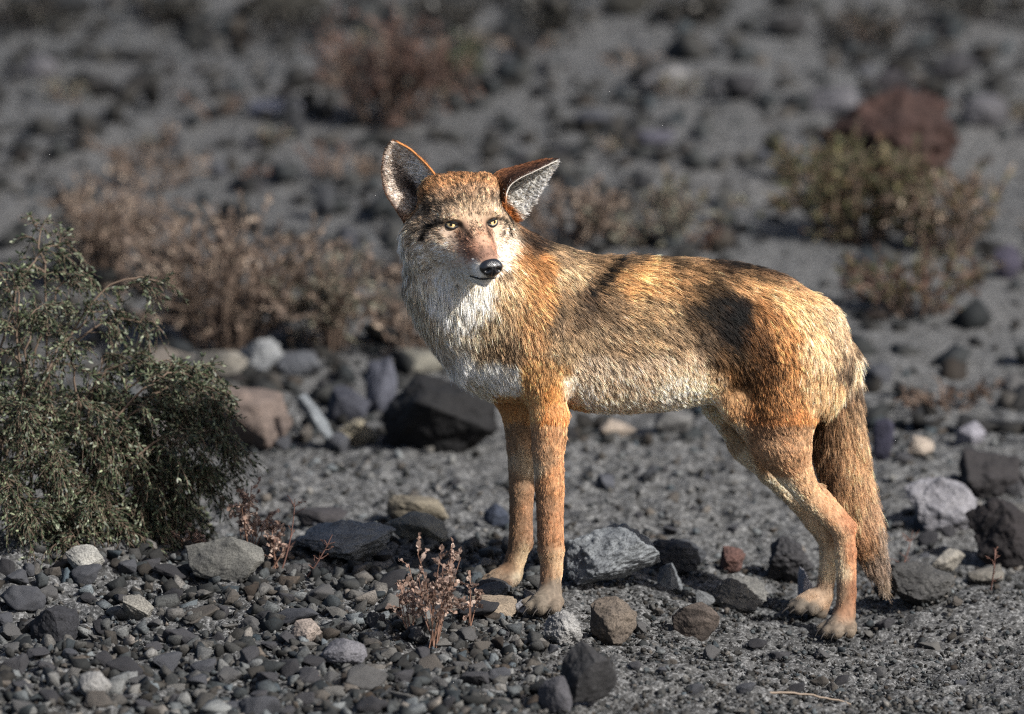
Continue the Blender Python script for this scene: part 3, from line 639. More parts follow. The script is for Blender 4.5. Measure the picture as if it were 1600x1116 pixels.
# nose
V_, F_ = uvs(40, 56); Vn = V_.copy()
V_ = Vn*np.array([1, 1, 1])  # axes: x=l, y=u, z=f
x, y, z = V_[:, 0], V_[:, 1], V_[:, 2]
wdt = np.where(y > 0, 1.0, 1-.42*y*y)
X_ = x*18.5*wdt; Y_ = np.where(y > 0, y*14.5*(1-.12*z), y*16.0); Z_ = z*13.5*(1-.25*np.maximum(-y, 0))
for s_ in (-1, 1):
    d2 = ((X_-s_*8.6)/4.0)**2 + ((Y_+1.0 + .35*(X_*s_-8))/3.1)**2; hole = np.exp(-d2)*(z > 0); Z_ = Z_ - 6.5*hole
    d3 = ((X_-s_*14.0)/4.0)**2 + ((Y_+2.6)/1.5)**2; Z_ = Z_ - 1.0*np.exp(-d3)*(z > .2)
Z_ = Z_ - 1.6*np.exp(-(X_/1.3)**2)*(z > 0)*(Y_ < 4)
cn = H(83.5, 2, -45)
Vw = cn + (X_[:, None]*Lh + Y_[:, None]*Uh + Z_[:, None]*Fh)/1000
link('nose', new_mesh('nose', Vw-OFF, F_, MNOSE), coyote)
def tube(pts, rads, n=8):
    pts = np.asarray(pts, float); V_ = []; F_ = []
    tg = unit(np.gradient(pts, axis=0)); ref = np.array([.13, .2, .97])
    for i, (p_, t_, r_) in enumerate(zip(pts, tg, rads)):
        a_ = unit(np.cross(t_, ref)); b_ = np.cross(t_, a_)
        for k in range(n): an = 2*math.pi*k/n; V_.append(p_+r_*(math.cos(an)*a_+math.sin(an)*b_))
    for i in range(len(pts)-1):
        for k in range(n): F_.append((i*n+k, i*n+(k+1) % n, (i+1)*n+(k+1) % n, (i+1)*n+k))
    return np.array(V_), np.array(F_)
for tip, dr, ln_ in CLAWS:
    s = np.linspace(0, 1, 6); pts = tip[None]-dr*.003 + dr[None]*(s*ln_)[:, None] + np.array([0, 0, 1.])[None]*(.0025*s-.0105*s*s)[:, None]
    V_, F_ = tube(pts, .0022*(1-s*.9)); link('claw', new_mesh('claw', V_-OFF, F_, MCLAW), coyote)
# lips: dark line in the groove of the mouth
lp = [H(a[0]-.8, -a[1], a[2]) for a in MP[2::-1]] + [H(a[0]-.8, a[1], a[2]) for a in MP[1:3]]
V_, F_ = tube(catm(lp, 40), np.full(40, .0012)); link('lips', new_mesh('lips', V_-OFF, F_, MBLACK), coyote)
# whiskers
n = 34; cu = bpy.data.hair_curves.new('whiskers'); cu.add_curves([8]*n); pos = np.zeros((n, 8, 3)); s = np.linspace(0, 1, 8)
for i in range(n):
    sg = -1 if i % 2 else 1; f_ = 42+rng.random()*26; u_ = -38-rng.random()*12
    a0 = H(f_, sg*(16+(68-f_)*.25), u_); d0 = unit(-.25*Fh + sg*(.9)*Lh + (rng.random()*.5-.35)*Uh); Lw = .022+rng.random()*.03
    pos[i] = a0 + d0*(s*Lw)[:, None] + (-.5*Fh-.4*Uh)*(s*s*Lw*.5)[:, None]
cu.points.foreach_set('position', (pos-OFF).astype(np.float32).ravel())
ra = cu.attributes.get('radius') or cu.attributes.new('radius', 'FLOAT', 'POINT'); ra.data.foreach_set('value', (np.tile(.00022*(1-.8*s), n)).astype(np.float32))
cu.materials.append(simple('whisker_hair', (.05, .04, .04), .5)); link('whiskers', cu, coyote)
# ------------------------------------------------------------------ ground
def gheight(x, y):
    x = np.asarray(x, float); y = np.asarray(y, float)
    p = np.stack([x.ravel(), y.ravel(), np.zeros(x.size)], 1)
    far = sstep(1.0, 3.0, np.abs(y.ravel())) 
    z = gbase(x.ravel(), y.ravel()) + .010*fbm(p*6, 41, 3) + .0035*fbm(p*34, 44, 2) + .03*far*fbm(p*1.3, 46, 2)
    return z.reshape(x.shape)
def gfine(x, y):
    p = np.stack([x.ravel(), y.ravel(), np.zeros(x.size)], 1)
    n1 = fbm(p*50, 51, 3); n2 = np.abs(fbm(p*26+3, 52, 2))
    near = (1-sstep(1.3, 2.2, y.ravel()))
    return gheight(x, y).ravel() + near*(.0075*np.maximum(n1, -.3) - .007*n2)
def G(px, py):
    """point of the ground seen at photo pixel (px, py)"""
    d = unit(ray(px, py)); t = np.linspace(10.6, 40, 1500); q = CAM + d*t[:, None]
    below = q[:, 2] < gheight(q[:, 0], q[:, 1]); i = int(np.argmax(below)) if below.any() else len(t)-1
    p_ = q[i].copy(); p_[2] = float(gheight(p_[0], p_[1])); return p_
def graded(a, b, h, lim, g=1.12):
    out = list(np.arange(a, b, h)); s = h; x = b
    while x < lim: out.append(x); s *= g; x += s
    out.append(lim); lo = []; s = h; x = a
    while x > -lim: s *= g; x -= s; lo.append(max(x, -lim))
    return np.array(lo[::-1]+out)
gx = graded(-1.0, 1.0, .0055, 900, 1.09); gy = graded(-1.0, 1.3, .006, 900, 1.05)
X, Y = np.meshgrid(gx, gy, indexing='ij'); Z = gfine(X, Y).reshape(X.shape)
idx = np.arange(X.size).reshape(X.shape)
GM, t, b = mat_new('stony_soil')
tc = N(t, 'ShaderNodeNewGeometry')
def noise(scale, det=6, rough=.6, src=None):
    n = N(t, 'ShaderNodeTexNoise'); n.inputs['Scale'].default_value = scale; n.inputs['Detail'].default_value = det; n.inputs['Roughness'].default_value = rough
    t.links.new(src or tc.outputs['Position'], n.inputs['Vector']); return n
def ramp(src, stops):
    r = N(t, 'ShaderNodeValToRGB'); t.links.new(src, r.inputs[0]); e = r.color_ramp.elements
    e[0].position, e[0].color = stops[0][0], (*lin(stops[0][1]), 1); e[1].position, e[1].color = stops[1][0], (*lin(stops[1][1]), 1)
    for p_, c_ in stops[2:]:
        k = e.new(p_); k.color = (*lin(c_), 1)
    return r
def mix(f, a, c, mode='MIX'):
    m_ = N(t, 'ShaderNodeMix', data_type='RGBA', blend_type=mode)
    if isinstance(f, float): m_.inputs[0].default_value = f
    else: t.links.new(f, m_.inputs[0])
    t.links.new(a, m_.inputs[6]); t.links.new(c, m_.inputs[7]); return m_.outputs[2]
r1 = ramp(noise(5).outputs[0], [(.3, (37, 37, 38)), (.7, (56, 56, 55))])
r2 = ramp(noise(1.1, 4).outputs[0], [(.35, (30, 31, 32)), (.68, (64, 60, 55))])
r3 = ramp(noise(160, 4, .7).outputs[0], [(.36, (19, 20, 21)), (.5, (57, 58, 59)), (.64, (138, 139, 140))])
vo = N(t, 'ShaderNodeTexVoronoi'); vo.inputs['Scale'].default_value = 60; t.links.new(tc.outputs['Position'], vo.inputs['Vector'])
r4 = ramp(vo.outputs['Color'], [(.2, (29, 30, 31)), (.8, (92, 93, 94))])
c_ = mix(.5, r1.outputs[0], r2.outputs[0]); sy = N(t, 'ShaderNodeSeparateXYZ'); t.links.new(tc.outputs['Position'], sy.inputs[0]); my = N(t, 'ShaderNodeMapRange'); my.inputs[1].default_value = 1.2; my.inputs[2].default_value = 3.5; t.links.new(sy.outputs[1], my.inputs[0])  # soil darkens with distance: dimness of the far slope put into its colour
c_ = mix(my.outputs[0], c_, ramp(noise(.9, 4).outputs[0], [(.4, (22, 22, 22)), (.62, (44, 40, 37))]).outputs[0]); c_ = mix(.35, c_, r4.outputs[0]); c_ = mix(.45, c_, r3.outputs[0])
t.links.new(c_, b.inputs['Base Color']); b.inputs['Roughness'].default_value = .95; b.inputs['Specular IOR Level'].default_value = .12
bp = N(t, 'ShaderNodeBump'); bp.inputs['Strength'].default_value = .9; bp.inputs['Distance'].default_value = .003
t.links.new(noise(240, 5, .7).outputs[0], bp.inputs['Height']); t.links.new(bp.outputs[0], b.inputs['Normal'])
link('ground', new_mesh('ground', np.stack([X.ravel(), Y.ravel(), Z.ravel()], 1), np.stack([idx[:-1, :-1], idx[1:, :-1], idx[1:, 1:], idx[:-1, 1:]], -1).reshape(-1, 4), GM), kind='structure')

# ------------------------------------------------------------------ stones
RM, t, b = mat_new('stone')
a = N(t, 'ShaderNodeVertexColor'); a.layer_name = 'col'; tc = N(t, 'ShaderNodeTexCoord')
n1 = noise(30, 6, .65, tc.outputs['Object']); n2 = noise(420, 4, .7, tc.outputs['Object'])
r1 = ramp(n1.outputs[0], [(.3, (165, 165, 168)), (.55, (225, 224, 222)), (.72, (255, 253, 250))]); r2 = ramp(n2.outputs[0], [(.36, (105, 105, 105)), (.5, (220, 220, 220)), (.6, (255, 255, 255))])
c_ = mix(1.0, a.outputs[0], r1.outputs[0], 'MULTIPLY'); c_ = mix(.8, c_, r2.outputs[0], 'MULTIPLY')
t.links.new(c_, b.inputs['Base Color']); b.inputs['Roughness'].default_value = .85; b.inputs['Specular IOR Level'].default_value = .25
bp = N(t, 'ShaderNodeBump'); bp.inputs['Strength'].default_value = .7; bp.inputs['Distance'].default_value = .002
n3 = noise(180, 6, .75, tc.outputs['Object']); t.links.new(n3.outputs[0], bp.inputs['Height']); t.links.new(bp.outputs[0], b.inputs['Normal'])
import bmesh
def ico(sub):
    bm = bmesh.new(); bmesh.ops.create_icosphere(bm, subdivisions=sub, radius=1); V_ = np.array([v.co[:] for v in bm.verts]); F_ = np.array([[v.index for v in f.verts] for f in bm.faces]); bm.free(); return V_, F_
ICO = {k: ico(k) for k in (1, 2, 3, 4, 5, 6)}
def rockshape(sub, seed, planes=14, rough=.05, round_=.25):
    r_ = np.random.default_rng(seed); V_, F_ = ICO[sub]
    n_ = unit(r_.normal(0, 1, (planes+6, 3))); d_ = r_.uniform(.50, .86, planes+6)
    dt = V_ @ n_.T; rr = np.where(dt > .05, d_/np.maximum(dt, .05), 9).min(1); rr = np.minimum(rr, 1.12)
    rr = rr*(1-round_*.6)+round_*.6*.75
    P_ = V_*rr[:, None]
    if sub > 2: P_ = P_ + V_*(rough*fbm(P_*2.2+seed, seed, 5, .55))[:, None]
    return P_, F_
def hullshape(sub, seed, npts=15, rough=.05, smooth=1):
    r_ = np.random.default_rng(seed); bm = bmesh.new()
    q = unit(r_.normal(0, 1, (npts, 3)))*r_.uniform(.78, 1.0, (npts, 1))
    for v in q: bm.verts.new(v)
    h_ = bmesh.ops.convex_hull(bm, input=bm.verts); bmesh.ops.delete(bm, geom=[g for g in h_['geom_interior'] if isinstance(g, bmesh.types.BMVert)], context='VERTS')
    bmesh.ops.triangulate(bm, faces=bm.faces); bm.verts.index_update(); V_ = np.array([v.co[:] for v in bm.verts]); F_ = np.array([[v.index for v in f.verts] for f in bm.faces]); bm.free()
    for k in range(sub):
        E_ = np.sort(np.concatenate([F_[:, [0, 1]], F_[:, [1, 2]], F_[:, [2, 0]]]), 1); ue, inv = np.unique(E_, axis=0, return_inverse=True); inv = inv.ravel()
        m_ = (V_[ue[:, 0]]+V_[ue[:, 1]])/2; n_ = len(F_); a_, b_, c_ = inv[:n_]+len(V_), inv[n_:2*n_]+len(V_), inv[2*n_:]+len(V_); V_ = np.concatenate([V_, m_])
        F_ = np.concatenate([np.stack([F_[:, 0], a_, c_], 1), np.stack([a_, F_[:, 1], b_], 1), np.stack([c_, b_, F_[:, 2]], 1), np.stack([a_, b_, c_], 1)])
        if k < 2 and smooth:
            E2 = np.concatenate([F_[:, [0, 1]], F_[:, [1, 2]], F_[:, [2, 0]]]); S = np.zeros_like(V_); np.add.at(S, E2[:, 0], V_[E2[:, 1]]); C = np.bincount(E2[:, 0], minlength=len(V_))[:, None]
            V_ = V_*.86 + S/C*.14
    if sub > 1: V_ = V_ + unit(V_)*(rough*(fbm(V_*1.7+seed, seed, 3, .55)*1.2 + .8*np.abs(fbm(V_*4.5+seed, seed+9, 4, .6))))[:, None]
    return V_, F_
def xform(P_, s, rot=None, flat=True):
    P_ = P_/np.abs(P_).max(0)
    return P_*np.asarray(s)
def rotz(P_, a_, tx=0, ty=0):
    ca, sa = math.cos(a_), math.sin(a_); R_ = np.array([[ca, -sa, 0], [sa, ca, 0], [0, 0, 1]])
    cx, sx_ = math.cos(tx), math.sin(tx); Rx = np.array([[1, 0, 0], [0, cx, -sx_], [0, sx_, cx]]); cy, sy = math.cos(ty), math.sin(ty); Ry = np.array([[cy, 0, sy], [0, 1, 0], [-sy, 0, cy]])
    return P_ @ (R_ @ Rx @ Ry).T
seed_ = [100]
def rock(px, py, wpx, hpx, col, label, name='rock', cat='rock', group=None, depth=.8, tilt=0, sub=5, rough=.06, planes=12, sink=.25, round_=.12):
    """a single rock: px centre, py the pixel row of its foot, size in photo pixels"""
    seed_[0] += 1; col = tuple(min(170, v*(.72+.45*v/115)) for v in col); g = G(px, py-2); k = (g-CAM) @ DIRV/DIST/1000
    P_, F_ = hullshape(5, seed_[0], 9+int(rough*45)+int(round_*30), rough*.8, 1)
    P_ = xform(P_, (wpx*k/2, wpx*k/2*depth, hpx*k*.58*(1+sink*.5)), None)
    P_ = rotz(P_, 0, 0, tilt)
    zc = hpx*k*.5 - sink*hpx*k*.25
    o_ = link(name, new_mesh(name, P_, F_, RM, 'flat', np.tile(lin(col)*(1+.12*np.sin(seed_[0]*1.7)), (len(P_), 1))), None, label, cat, group, None, (g[0], g[1]+wpx*k*depth*.4, g[2]+zc))
    return o_
R = rock
# around the paws
R(955, 932, 158, 92, (98, 101, 104), 'large angular grey rock just right of the front paws', depth=.7, rough=.1, planes=9)
R(1060, 900, 92, 50, (62, 64, 68), 'rough charcoal rock right of the large angular grey rock', rough=.16)
R(1138, 902, 56, 42, (84, 66, 62), 'small reddish dark rock between two charcoal rocks behind the belly line', rough=.12)
R(1226, 915, 98, 62, (50, 50, 53), 'dark rough rock just left of the rear legs', rough=.16)
R(1050, 928, 46, 38, (92, 95, 98), 'grey stone in front of the rough charcoal rock', cat='rock')
R(1155, 960, 96, 50, (94, 94, 93), 'pale rough-grained low rock in the shade left of the rear paws', rough=.16)
R(1254, 952, 44, 54, (128, 128, 132), 'pale speckled squarish block touching the rear leg', rough=.08, planes=7, sub=4)
R(955, 1012, 84, 64, (84, 78, 72), 'brown wedge-shaped rock below the large angular grey rock', tilt=.4, rough=.07, planes=8)
R(1092, 1006, 84, 54, (74, 68, 64), 'dark brown blocky rock midway between front and rear paws', planes=8)
R(880, 1012, 66, 48, (116, 116, 116), 'lumpy grey rock directly below the near front paw', rough=.16)
R(925, 1114, 112, 96, (52, 52, 54), 'big dark rock at the bottom edge below the front paws', rough=.05)
R(868, 1116, 56, 52, (66, 66, 70), 'dark rounded stone left of the big dark rock at the bottom edge', round_=.4)
R(765, 976, 92, 34, (112, 104, 94), 'flat tan rock left of the near front paw', depth=.9, rough=.08)
R(772, 944, 62, 26, (70, 72, 76), 'flat dark stone in the shade under the far front paw', depth=.9)
R(828, 972, 46, 26, (118, 118, 120), 'small grey stone touching the toes of the near front paw')
R(1100, 952, 36, 26, (84, 86, 88), 'small grey stone beside the pale rough-grained rock')
R(1180, 948, 30, 22, (80, 80, 82), 'small stone behind the pale rough-grained rock')
R(1440, 950, 112, 58, (66, 66, 66), 'low dark rock right of the tail tip', rough=.1)
R(1385, 942, 44, 30, (58, 58, 60), 'dark stone directly under the tail tip', rough=.1)
# left foreground
R(352, 918, 138, 66, (86, 86, 84), 'big tilted rock with pale top at the foot of the dry weed', tilt=.22, planes=7, depth=.6, rough=.05)
R(560, 892, 196, 62, (104, 107, 110), 'broad pale grey slab left of the front paws', rough=.1, depth=.9)
R(655, 860, 112, 42, (94, 94, 90), 'long smooth grey rock, the lower of two behind the pale slab', tilt=.2, round_=.35)
R(650, 826, 106, 42, (92, 88, 80), 'long brownish rock, the upper of two behind the pale slab', tilt=.22, round_=.3)
R(500, 828, 92, 26, (56, 54, 56), 'flat dark rock behind the twiggy dead weed')
R(776, 832, 42, 36, (60, 66, 78), 'bluish dark stone left of the far front leg', sub=4)
R(535, 1046, 78, 36, (88, 88, 92), 'flat oval slate-grey stone lying on the gravel', cat='stone', name='stone', depth=1, round_=.5)
R(145, 1104, 58, 42, (106, 106, 106), 'pale rounded stone at the bottom left corner', cat='stone', name='stone', round_=.35)
R(85, 1012, 80, 60, (44, 45, 50), 'dark round stone half buried in the gravel at the left edge', cat='stone', name='stone', round_=.5)
R(130, 905, 66, 42, (118, 118, 116), 'grey blocky stone under the green shrub', cat='stone', name='stone')
R(480, 1006, 56, 34, (112, 106, 102), 'tan-grey angular stone in the middle of the gravel', cat='stone', name='stone')
R(205, 980, 70, 36, (98, 97, 94), 'pale wedge-shaped stone in the gravel left', cat='stone', name='stone')
# behind, left and centre
R(380, 708, 165, 92, (96, 88, 84), 'pinkish tan boulder behind the green shrub', round_=.35, rough=.05, planes=8)
R(690, 712, 190, 116, (22, 22, 25), 'black boulder just left of the front legs', rough=.07, planes=8)
R(598, 648, 54, 84, (74, 76, 84), 'upright dark grey rock left of the black boulder', planes=8)
R(535, 668, 90, 52, (56, 58, 66), 'dark bluish rock between upright rock and slanted slab')
R(490, 708, 34, 104, (104, 108, 112), 'narrow pale slab leaning between two boulders', tilt=-.55, planes=7)
R(562, 700, 78, 36, (112, 108, 98), 'tan pebbly rock below the upright dark rock', rough=.15)
R(262, 600, 110, 44, (88, 84, 80), 'pale ledge rock left behind the pinkish boulder')
R(345, 596, 90, 40, (98, 96, 92), 'pale rounded ledge rock above the pinkish boulder')
R(410, 584, 80, 46, (108, 110, 112), 'grey ledge rock up and right of the pinkish boulder')
R(470, 596, 76, 38, (78, 80, 84), 'dark ledge rock left of the upright dark rock')
R(650, 590, 100, 36, (92, 91, 86), 'pale low rock above the black boulder')
R(240, 700, 90, 50, (110, 108, 108), 'grey rock half hidden by the green shrub twigs')
# behind the legs, right
R(1050, 684, 70, 34, (86, 86, 86), 'grey rock seen just under the belly')
R(965, 690, 60, 26, (112, 106, 100), 'tan stone seen under the ribs')
R(1018, 758, 32, 22, (52, 54, 58), 'small dark stone seen between the front and rear legs')
R(948, 768, 34, 22, (70, 72, 78), 'small dark stone right of the near front leg')
R(1468, 838, 122, 80, (104, 104, 108), 'grey lumpy rock right of the tail', rough=.12)
R(1545, 782, 112, 66, (42, 40, 42), 'black rock at the right edge above the lumpy grey rock', rough=.1)
R(1568, 892, 118, 96, (38, 34, 36), 'blackish boulder cut off by the right edge beside the tail tip', rough=.1)
R(1380, 728, 34, 72, (52, 52, 66), 'dark bluish upright stone just right of the tail', planes=8)
R(1480, 900, 60, 30, (110, 108, 104), 'low grey stone below the lumpy grey rock')
R(1440, 716, 44, 30, (120, 114, 108), 'small pale stone above the lumpy grey rock')
R(1516, 700, 50, 34, (112, 112, 118), 'grey stone above the black rock at the right edge')
R(1545, 916, 70, 26, (92, 90, 86), 'flat grey stone under the boulder at the right edge')
# far
R(1400, 318, 250, 150, (54, 38, 34), 'big red-brown boulder behind the olive shrub', rough=.2, tilt=.15)
R(1572, 440, 56, 56, (60, 58, 70), 'dark rock at the right edge below the red-brown boulder')
R(140, 158, 86, 46, (38, 38, 40), 'black rock high on the slope at upper left')
R(455, 224, 44, 66, (46, 48, 52), 'dark upright rock on the slope above the dry shrub')
R(1385, 158, 84, 44, (44, 42, 46), 'dark rock on the slope above the red-brown boulder')
R(1490, 140, 90, 50, (46, 46, 50), 'dark rock at the upper right of the slope')
R(1160, 158, 64, 38, (50, 50, 54), 'dark stone on the slope left of the red-brown boulder')
R(1225, 62, 80, 40, (40, 40, 42), 'black rock near the top edge right of centre')
R(540, 398, 44, 36, (50, 52, 58), 'dark stone left of the head')
R(505, 346, 36, 50, (62, 64, 68), 'dark upright stone left of the ear')
R(930, 212, 80, 30, (58, 60, 66), 'dark flat stone on the slope right of the pointed ear')
R(1020, 236, 70, 30, (64, 64, 72), 'low purplish-grey stone on the slope above the back')
R(1305, 185, 80, 40, (82, 82, 86), 'pale rock just left of the red-brown boulder top')
R(1040, 150, 90, 34, (104, 104, 106), 'pale grey rock high on the slope above the back')
R(430, 190, 90, 30, (96, 98, 106), 'bluish grey rock on the slope at upper left of the ear')
R(60, 130, 60, 34, (76, 76, 80), 'grey rock near the upper left corner')
R(1540, 205, 80, 50, (78, 78, 82), 'pale rock above the right end of the red-brown boulder')
TOPS = [(80, 42, 150, 50), (270, 40, 90, 40), (450, 44, 140, 54), (700, 36, 110, 44), (855, 40, 90, 40), (980, 30, 90, 34), (1100, 34, 90, 34), (1520, 34, 90, 34)]
for i, q in enumerate(TOPS):
    R(q[0], q[1], q[2], q[3], (26+4*(i % 3), 27+3*(i % 3), 28), 'dark blurred rock in the row along the top edge', group='dark rocks along the top edge')

# individual stones in groups that look alike
lib = {}
def stone_mesh(kind, i):
    if (kind, i) not in lib:
        P_, F_ = hullshape(3 if kind != 'far' else 1, 500+i, 11, .07, 1)
        cc = [(76, 76, 77), (58, 58, 62), (92, 91, 89), (42, 42, 46), (78, 74, 70), (66, 68, 74)][i % 6]
        lib[(kind, i)] = new_mesh('stone', xform(P_, (1, .85, .68)), F_, RM, 'flat', np.tile(lin(cc), (len(P_), 1)))
    return lib[(kind, i)]
used = []
def scatter(n_, xr, yr, size, label, group, kind, sink=.3, tries=40, gap=.75):
    cnt = 0
    for _ in range(n_*tries):
        if cnt >= n_: break
        px, py = rng.uniform(*xr), rng.uniform(*yr); w_ = size[0]*(size[1]/size[0])**(rng.random()**1.6)
        if any((px-u[0])**2+((py-u[1])*1.6)**2 < ((w_+u[2])*.5*gap)**2 for u in used): continue
        if kind == 'near' and ((785 < px < 895 and 895 < py < 975) or (1225 < px < 1350 and 940 < py < 1010)): continue
        used.append((px, py, w_)); g = G(px, py); k = (g-CAM) @ DIRV/DIST/1000*w_/2
        o_ = link('stone', stone_mesh(kind, int(rng.integers(0, 12))), None, label, 'stone', group)
        sc_ = rng.uniform(.75, 1.2, 3); o_.scale = (k*sc_[0], k*sc_[1], k*sc_[2]*rng.uniform(.7, 1.1)); o_.location = (g[0], g[1]+k*.3, g[2]+k*(.40-sink*.5))
        o_.rotation_euler = (rng.uniform(-.4, .4), rng.uniform(-.4, .4), rng.uniform(0, 6.28)); cnt += 1
for q in ((955, 915, 120), (560, 880, 150), (352, 900, 130), (925, 1090, 110), (1092, 995, 80), (955, 1000, 80), (1155, 950, 90), (535, 1040, 78)): used.append(q)
scatter(120, (-40, 780), (885, 1125), (36, 78), 'loose angular grey stone in the gravel heap at lower left', 'stones of the gravel heap', 'near', .2)
scatter(36, (780, 1640), (940, 1120), (22, 44), 'small grey stone on the crumbly ground below the paws', 'stones on the crumbly ground', 'near', .5)
scatter(34, (380, 1180), (730, 880), (16, 40), 'small weathered stone on the flat ground behind the legs', 'stones behind the legs', 'near', .4)
scatter(24, (1370, 1640), (560, 880), (24, 60), 'blurred grey stone in the rubble right of the tail', 'stones right of the tail', 'near', .4)
scatter(26, (180, 620), (540, 720), (24, 60), 'blurred stone among the ledge rocks behind the green shrub', 'stones among the ledge rocks', 'near', .4)
scatter(70, (-40, 1640), (20, 330), (22, 60), 'blurred grey stone on the stony slope behind', 'stones on the slope', 'far', .4)

# gravel: uncountable small stones, one object
def gravel(name, cnts):
    Vs, Fs, Cs = [], [], []; off = 0
    for n_, xr, yr, size, sub, dk, pw in cnts:
        base = [hullshape(0 if sub == 1 else 1, 900+i, 8 if sub == 1 else 11, .06, 0) for i in range(10)]; base = [(xform(p_, (1, .85, .7)), f_) for p_, f_ in base]
        x = rng.uniform(*xr, n_); y = rng.uniform(*yr, n_)
        if pw: y = yr[0] + (yr[1]-yr[0])*rng.random(n_)**pw
        dens = fbm(np.stack([x*2.2, y*1.2, 0*x], 1), 77, 2)
        keep = rng.random(n_) < np.clip(.75+.6*dens, .15, 1); x, y = x[keep], y[keep]
        z = gheight(x, y); s = size[0]*(size[1]/size[0])**(rng.random(len(x))**2.4)
        bi = rng.integers(0, 10, len(x)); an = rng.uniform(0, 6.28, len(x)); t1 = rng.normal(0, .5, len(x)); t2 = rng.normal(0, .5, len(x))
        g_ = 24+80*rng.random(len(x))**1.5; wm = rng.normal(-1, 3.2, len(x)); g_ = g_*dk
        for k in range(10):
            m_ = bi == k; c_ = m_.sum()
            if not c_: continue
            p_, f_ = base[k]; sc3 = s[m_, None]*rng.uniform(.7, 1.15, (c_, 3)); q = p_[None]*sc3[:, None]*.5
            ca, sa = np.cos(an[m_])[:, None], np.sin(an[m_])[:, None]; cx, sx2 = np.cos(t1[m_])[:, None], np.sin(t1[m_])[:, None]
            yy, zz = q[:, :, 1]*cx-q[:, :, 2]*sx2, q[:, :, 1]*sx2+q[:, :, 2]*cx; xx = q[:, :, 0]
            cx, sx2 = np.cos(t2[m_])[:, None], np.sin(t2[m_])[:, None]; xx, zz = xx*cx+zz*sx2, -xx*sx2+zz*cx
            xx, yy = xx*ca-yy*sa, xx*sa+yy*ca
            Vq = np.stack([xx+x[m_, None], yy+y[m_, None], zz+(z[m_]+s[m_]*rng.uniform(-.05, .28, c_))[:, None]], -1)
            Vs.append(Vq.reshape(-1, 3)); Fs.append((f_[None]+(np.arange(c_)*len(p_))[:, None, None]+off).reshape(-1, 3)); off += c_*len(p_)
            cc = np.stack([g_[m_]+wm[m_]+1, g_[m_]+1, g_[m_]-wm[m_]*.8], 1); Cs.append(np.repeat(lin(np.clip(cc, 20, 200)), len(p_), 0))
    o_ = link(name, new_mesh(name, np.concatenate(Vs), np.concatenate(Fs), RM, 'flat', np.concatenate(Cs)), None, 'loose grey gravel and small stones covering the ground', 'gravel', None, 'stuff')
gravel('gravel', [
 (8500, (-.95, .05), (-1.0, .42), (.009, .044), 2, 1.05, 0),
 (7000, (-.95, .05), (-1.0, .42), (.003, .010), 1, .6, 0),
 (34000, (-.1, 1.0), (-1.0, .5), (.002, .013), 1, .82, 0),
 (1500, (-.1, 1.0), (-1.0, .5), (.010, .022), 2, 1.0, 0),
 (14000, (-1.7, 1.7), (.4, 1.4), (.004, .026), 1, 1.1, 0),
 (42000, (-3.4, 3.4), (1.3, 9.), (.010, .095), 1, .60, 1.25)])

# ------------------------------------------------------------------ plants
def leafmat(name, tr=.35, rough=.6):
    m, t, b = mat_new(name); a = N(t, 'ShaderNodeVertexColor'); a.layer_name = 'col'; t.links.new(a.outputs[0], b.inputs['Base Color']); b.inputs['Roughness'].default_value = rough
    tr_ = N(t, 'ShaderNodeBsdfTranslucent'); t.links.new(a.outputs[0], tr_.inputs[0]); mx = N(t, 'ShaderNodeMixShader'); mx.inputs[0].default_value = tr
    o_ = [n for n in t.nodes if n.type == 'OUTPUT_MATERIAL'][0]; t.links.new(b.outputs[0], mx.inputs[1]); t.links.new(tr_.outputs[0], mx.inputs[2]); t.links.new(mx.outputs[0], o_.inputs[0]); return m
MLEAF = leafmat('leaf', .2, .55); MDRY = leafmat('dry_leaf', .45, .8)
MSTEM, t, b = mat_new('stem'); a = N(t, 'ShaderNodeVertexColor'); a.layer_name = 'col'; t.links.new(a.outputs[0], b.inputs['Base Color']); b.inputs['Roughness'].default_value = .8
class Plant:
    def __init__(s): s.tv = []; s.tf = []; s.n = 0; s.lp = []; s.ld = []; s.ll = []; s.lc = []
    def stem(s, pts, r0, r1, n=4):
        V_, F_ = tube(pts, np.linspace(r0, r1, len(pts)), n); s.tv.append(V_); s.tf.append(F_+s.n); s.n += len(V_)
    def leaf(s, p, d, L, c): s.lp.append(p); s.ld.append(d); s.ll.append(L); s.lc.append(c)
    def build(s, name, label, cat, scol, mat, group=None, wid=.42, stemname='stems', leafname='leaves', loc=None):
        o0 = np.array(loc); root = link(name, None, None, label, cat, group, None, loc)
        V_ = np.concatenate(s.tv)-o0; link(stemname, new_mesh(stemname, V_, np.concatenate(s.tf), MSTEM, True, np.tile(lin(scol), (len(V_), 1))), root)
        if s.lp:
            p_ = np.array(s.lp)-o0; d_ = unit(np.array(s.ld)); L = np.array(s.ll)[:, None]; c = np.array(s.lc)
            r_ = unit(rng.normal(0, 1, p_.shape)); w_ = unit(np.cross(d_, r_)); u_ = np.cross(w_, d_)
            q = [p_, p_+d_*L*.35+w_*L*wid*.5+u_*L*.06, p_+d_*L*.75+w_*L*wid*.42+u_*L*.1, p_+d_*L, p_+d_*L*.75-w_*L*wid*.42+u_*L*.1, p_+d_*L*.35-w_*L*wid*.5+u_*L*.06]
            V_ = np.stack(q, 1).reshape(-1, 3); b_ = np.arange(len(p_))[:, None]*6
            F_ = np.concatenate([b_+np.array([0, 1, 2, 5]), b_+np.array([5, 2, 3, 4])])
            link(leafname, new_mesh(leafname, V_, F_, mat, False, np.repeat(lin(c), 6, 0)), root)
        return root
def bez(a, c, b_, n=12):
    s = np.linspace(0, 1, n)[:, None]; return (1-s)**2*a + 2*s*(1-s)*c + s*s*b_
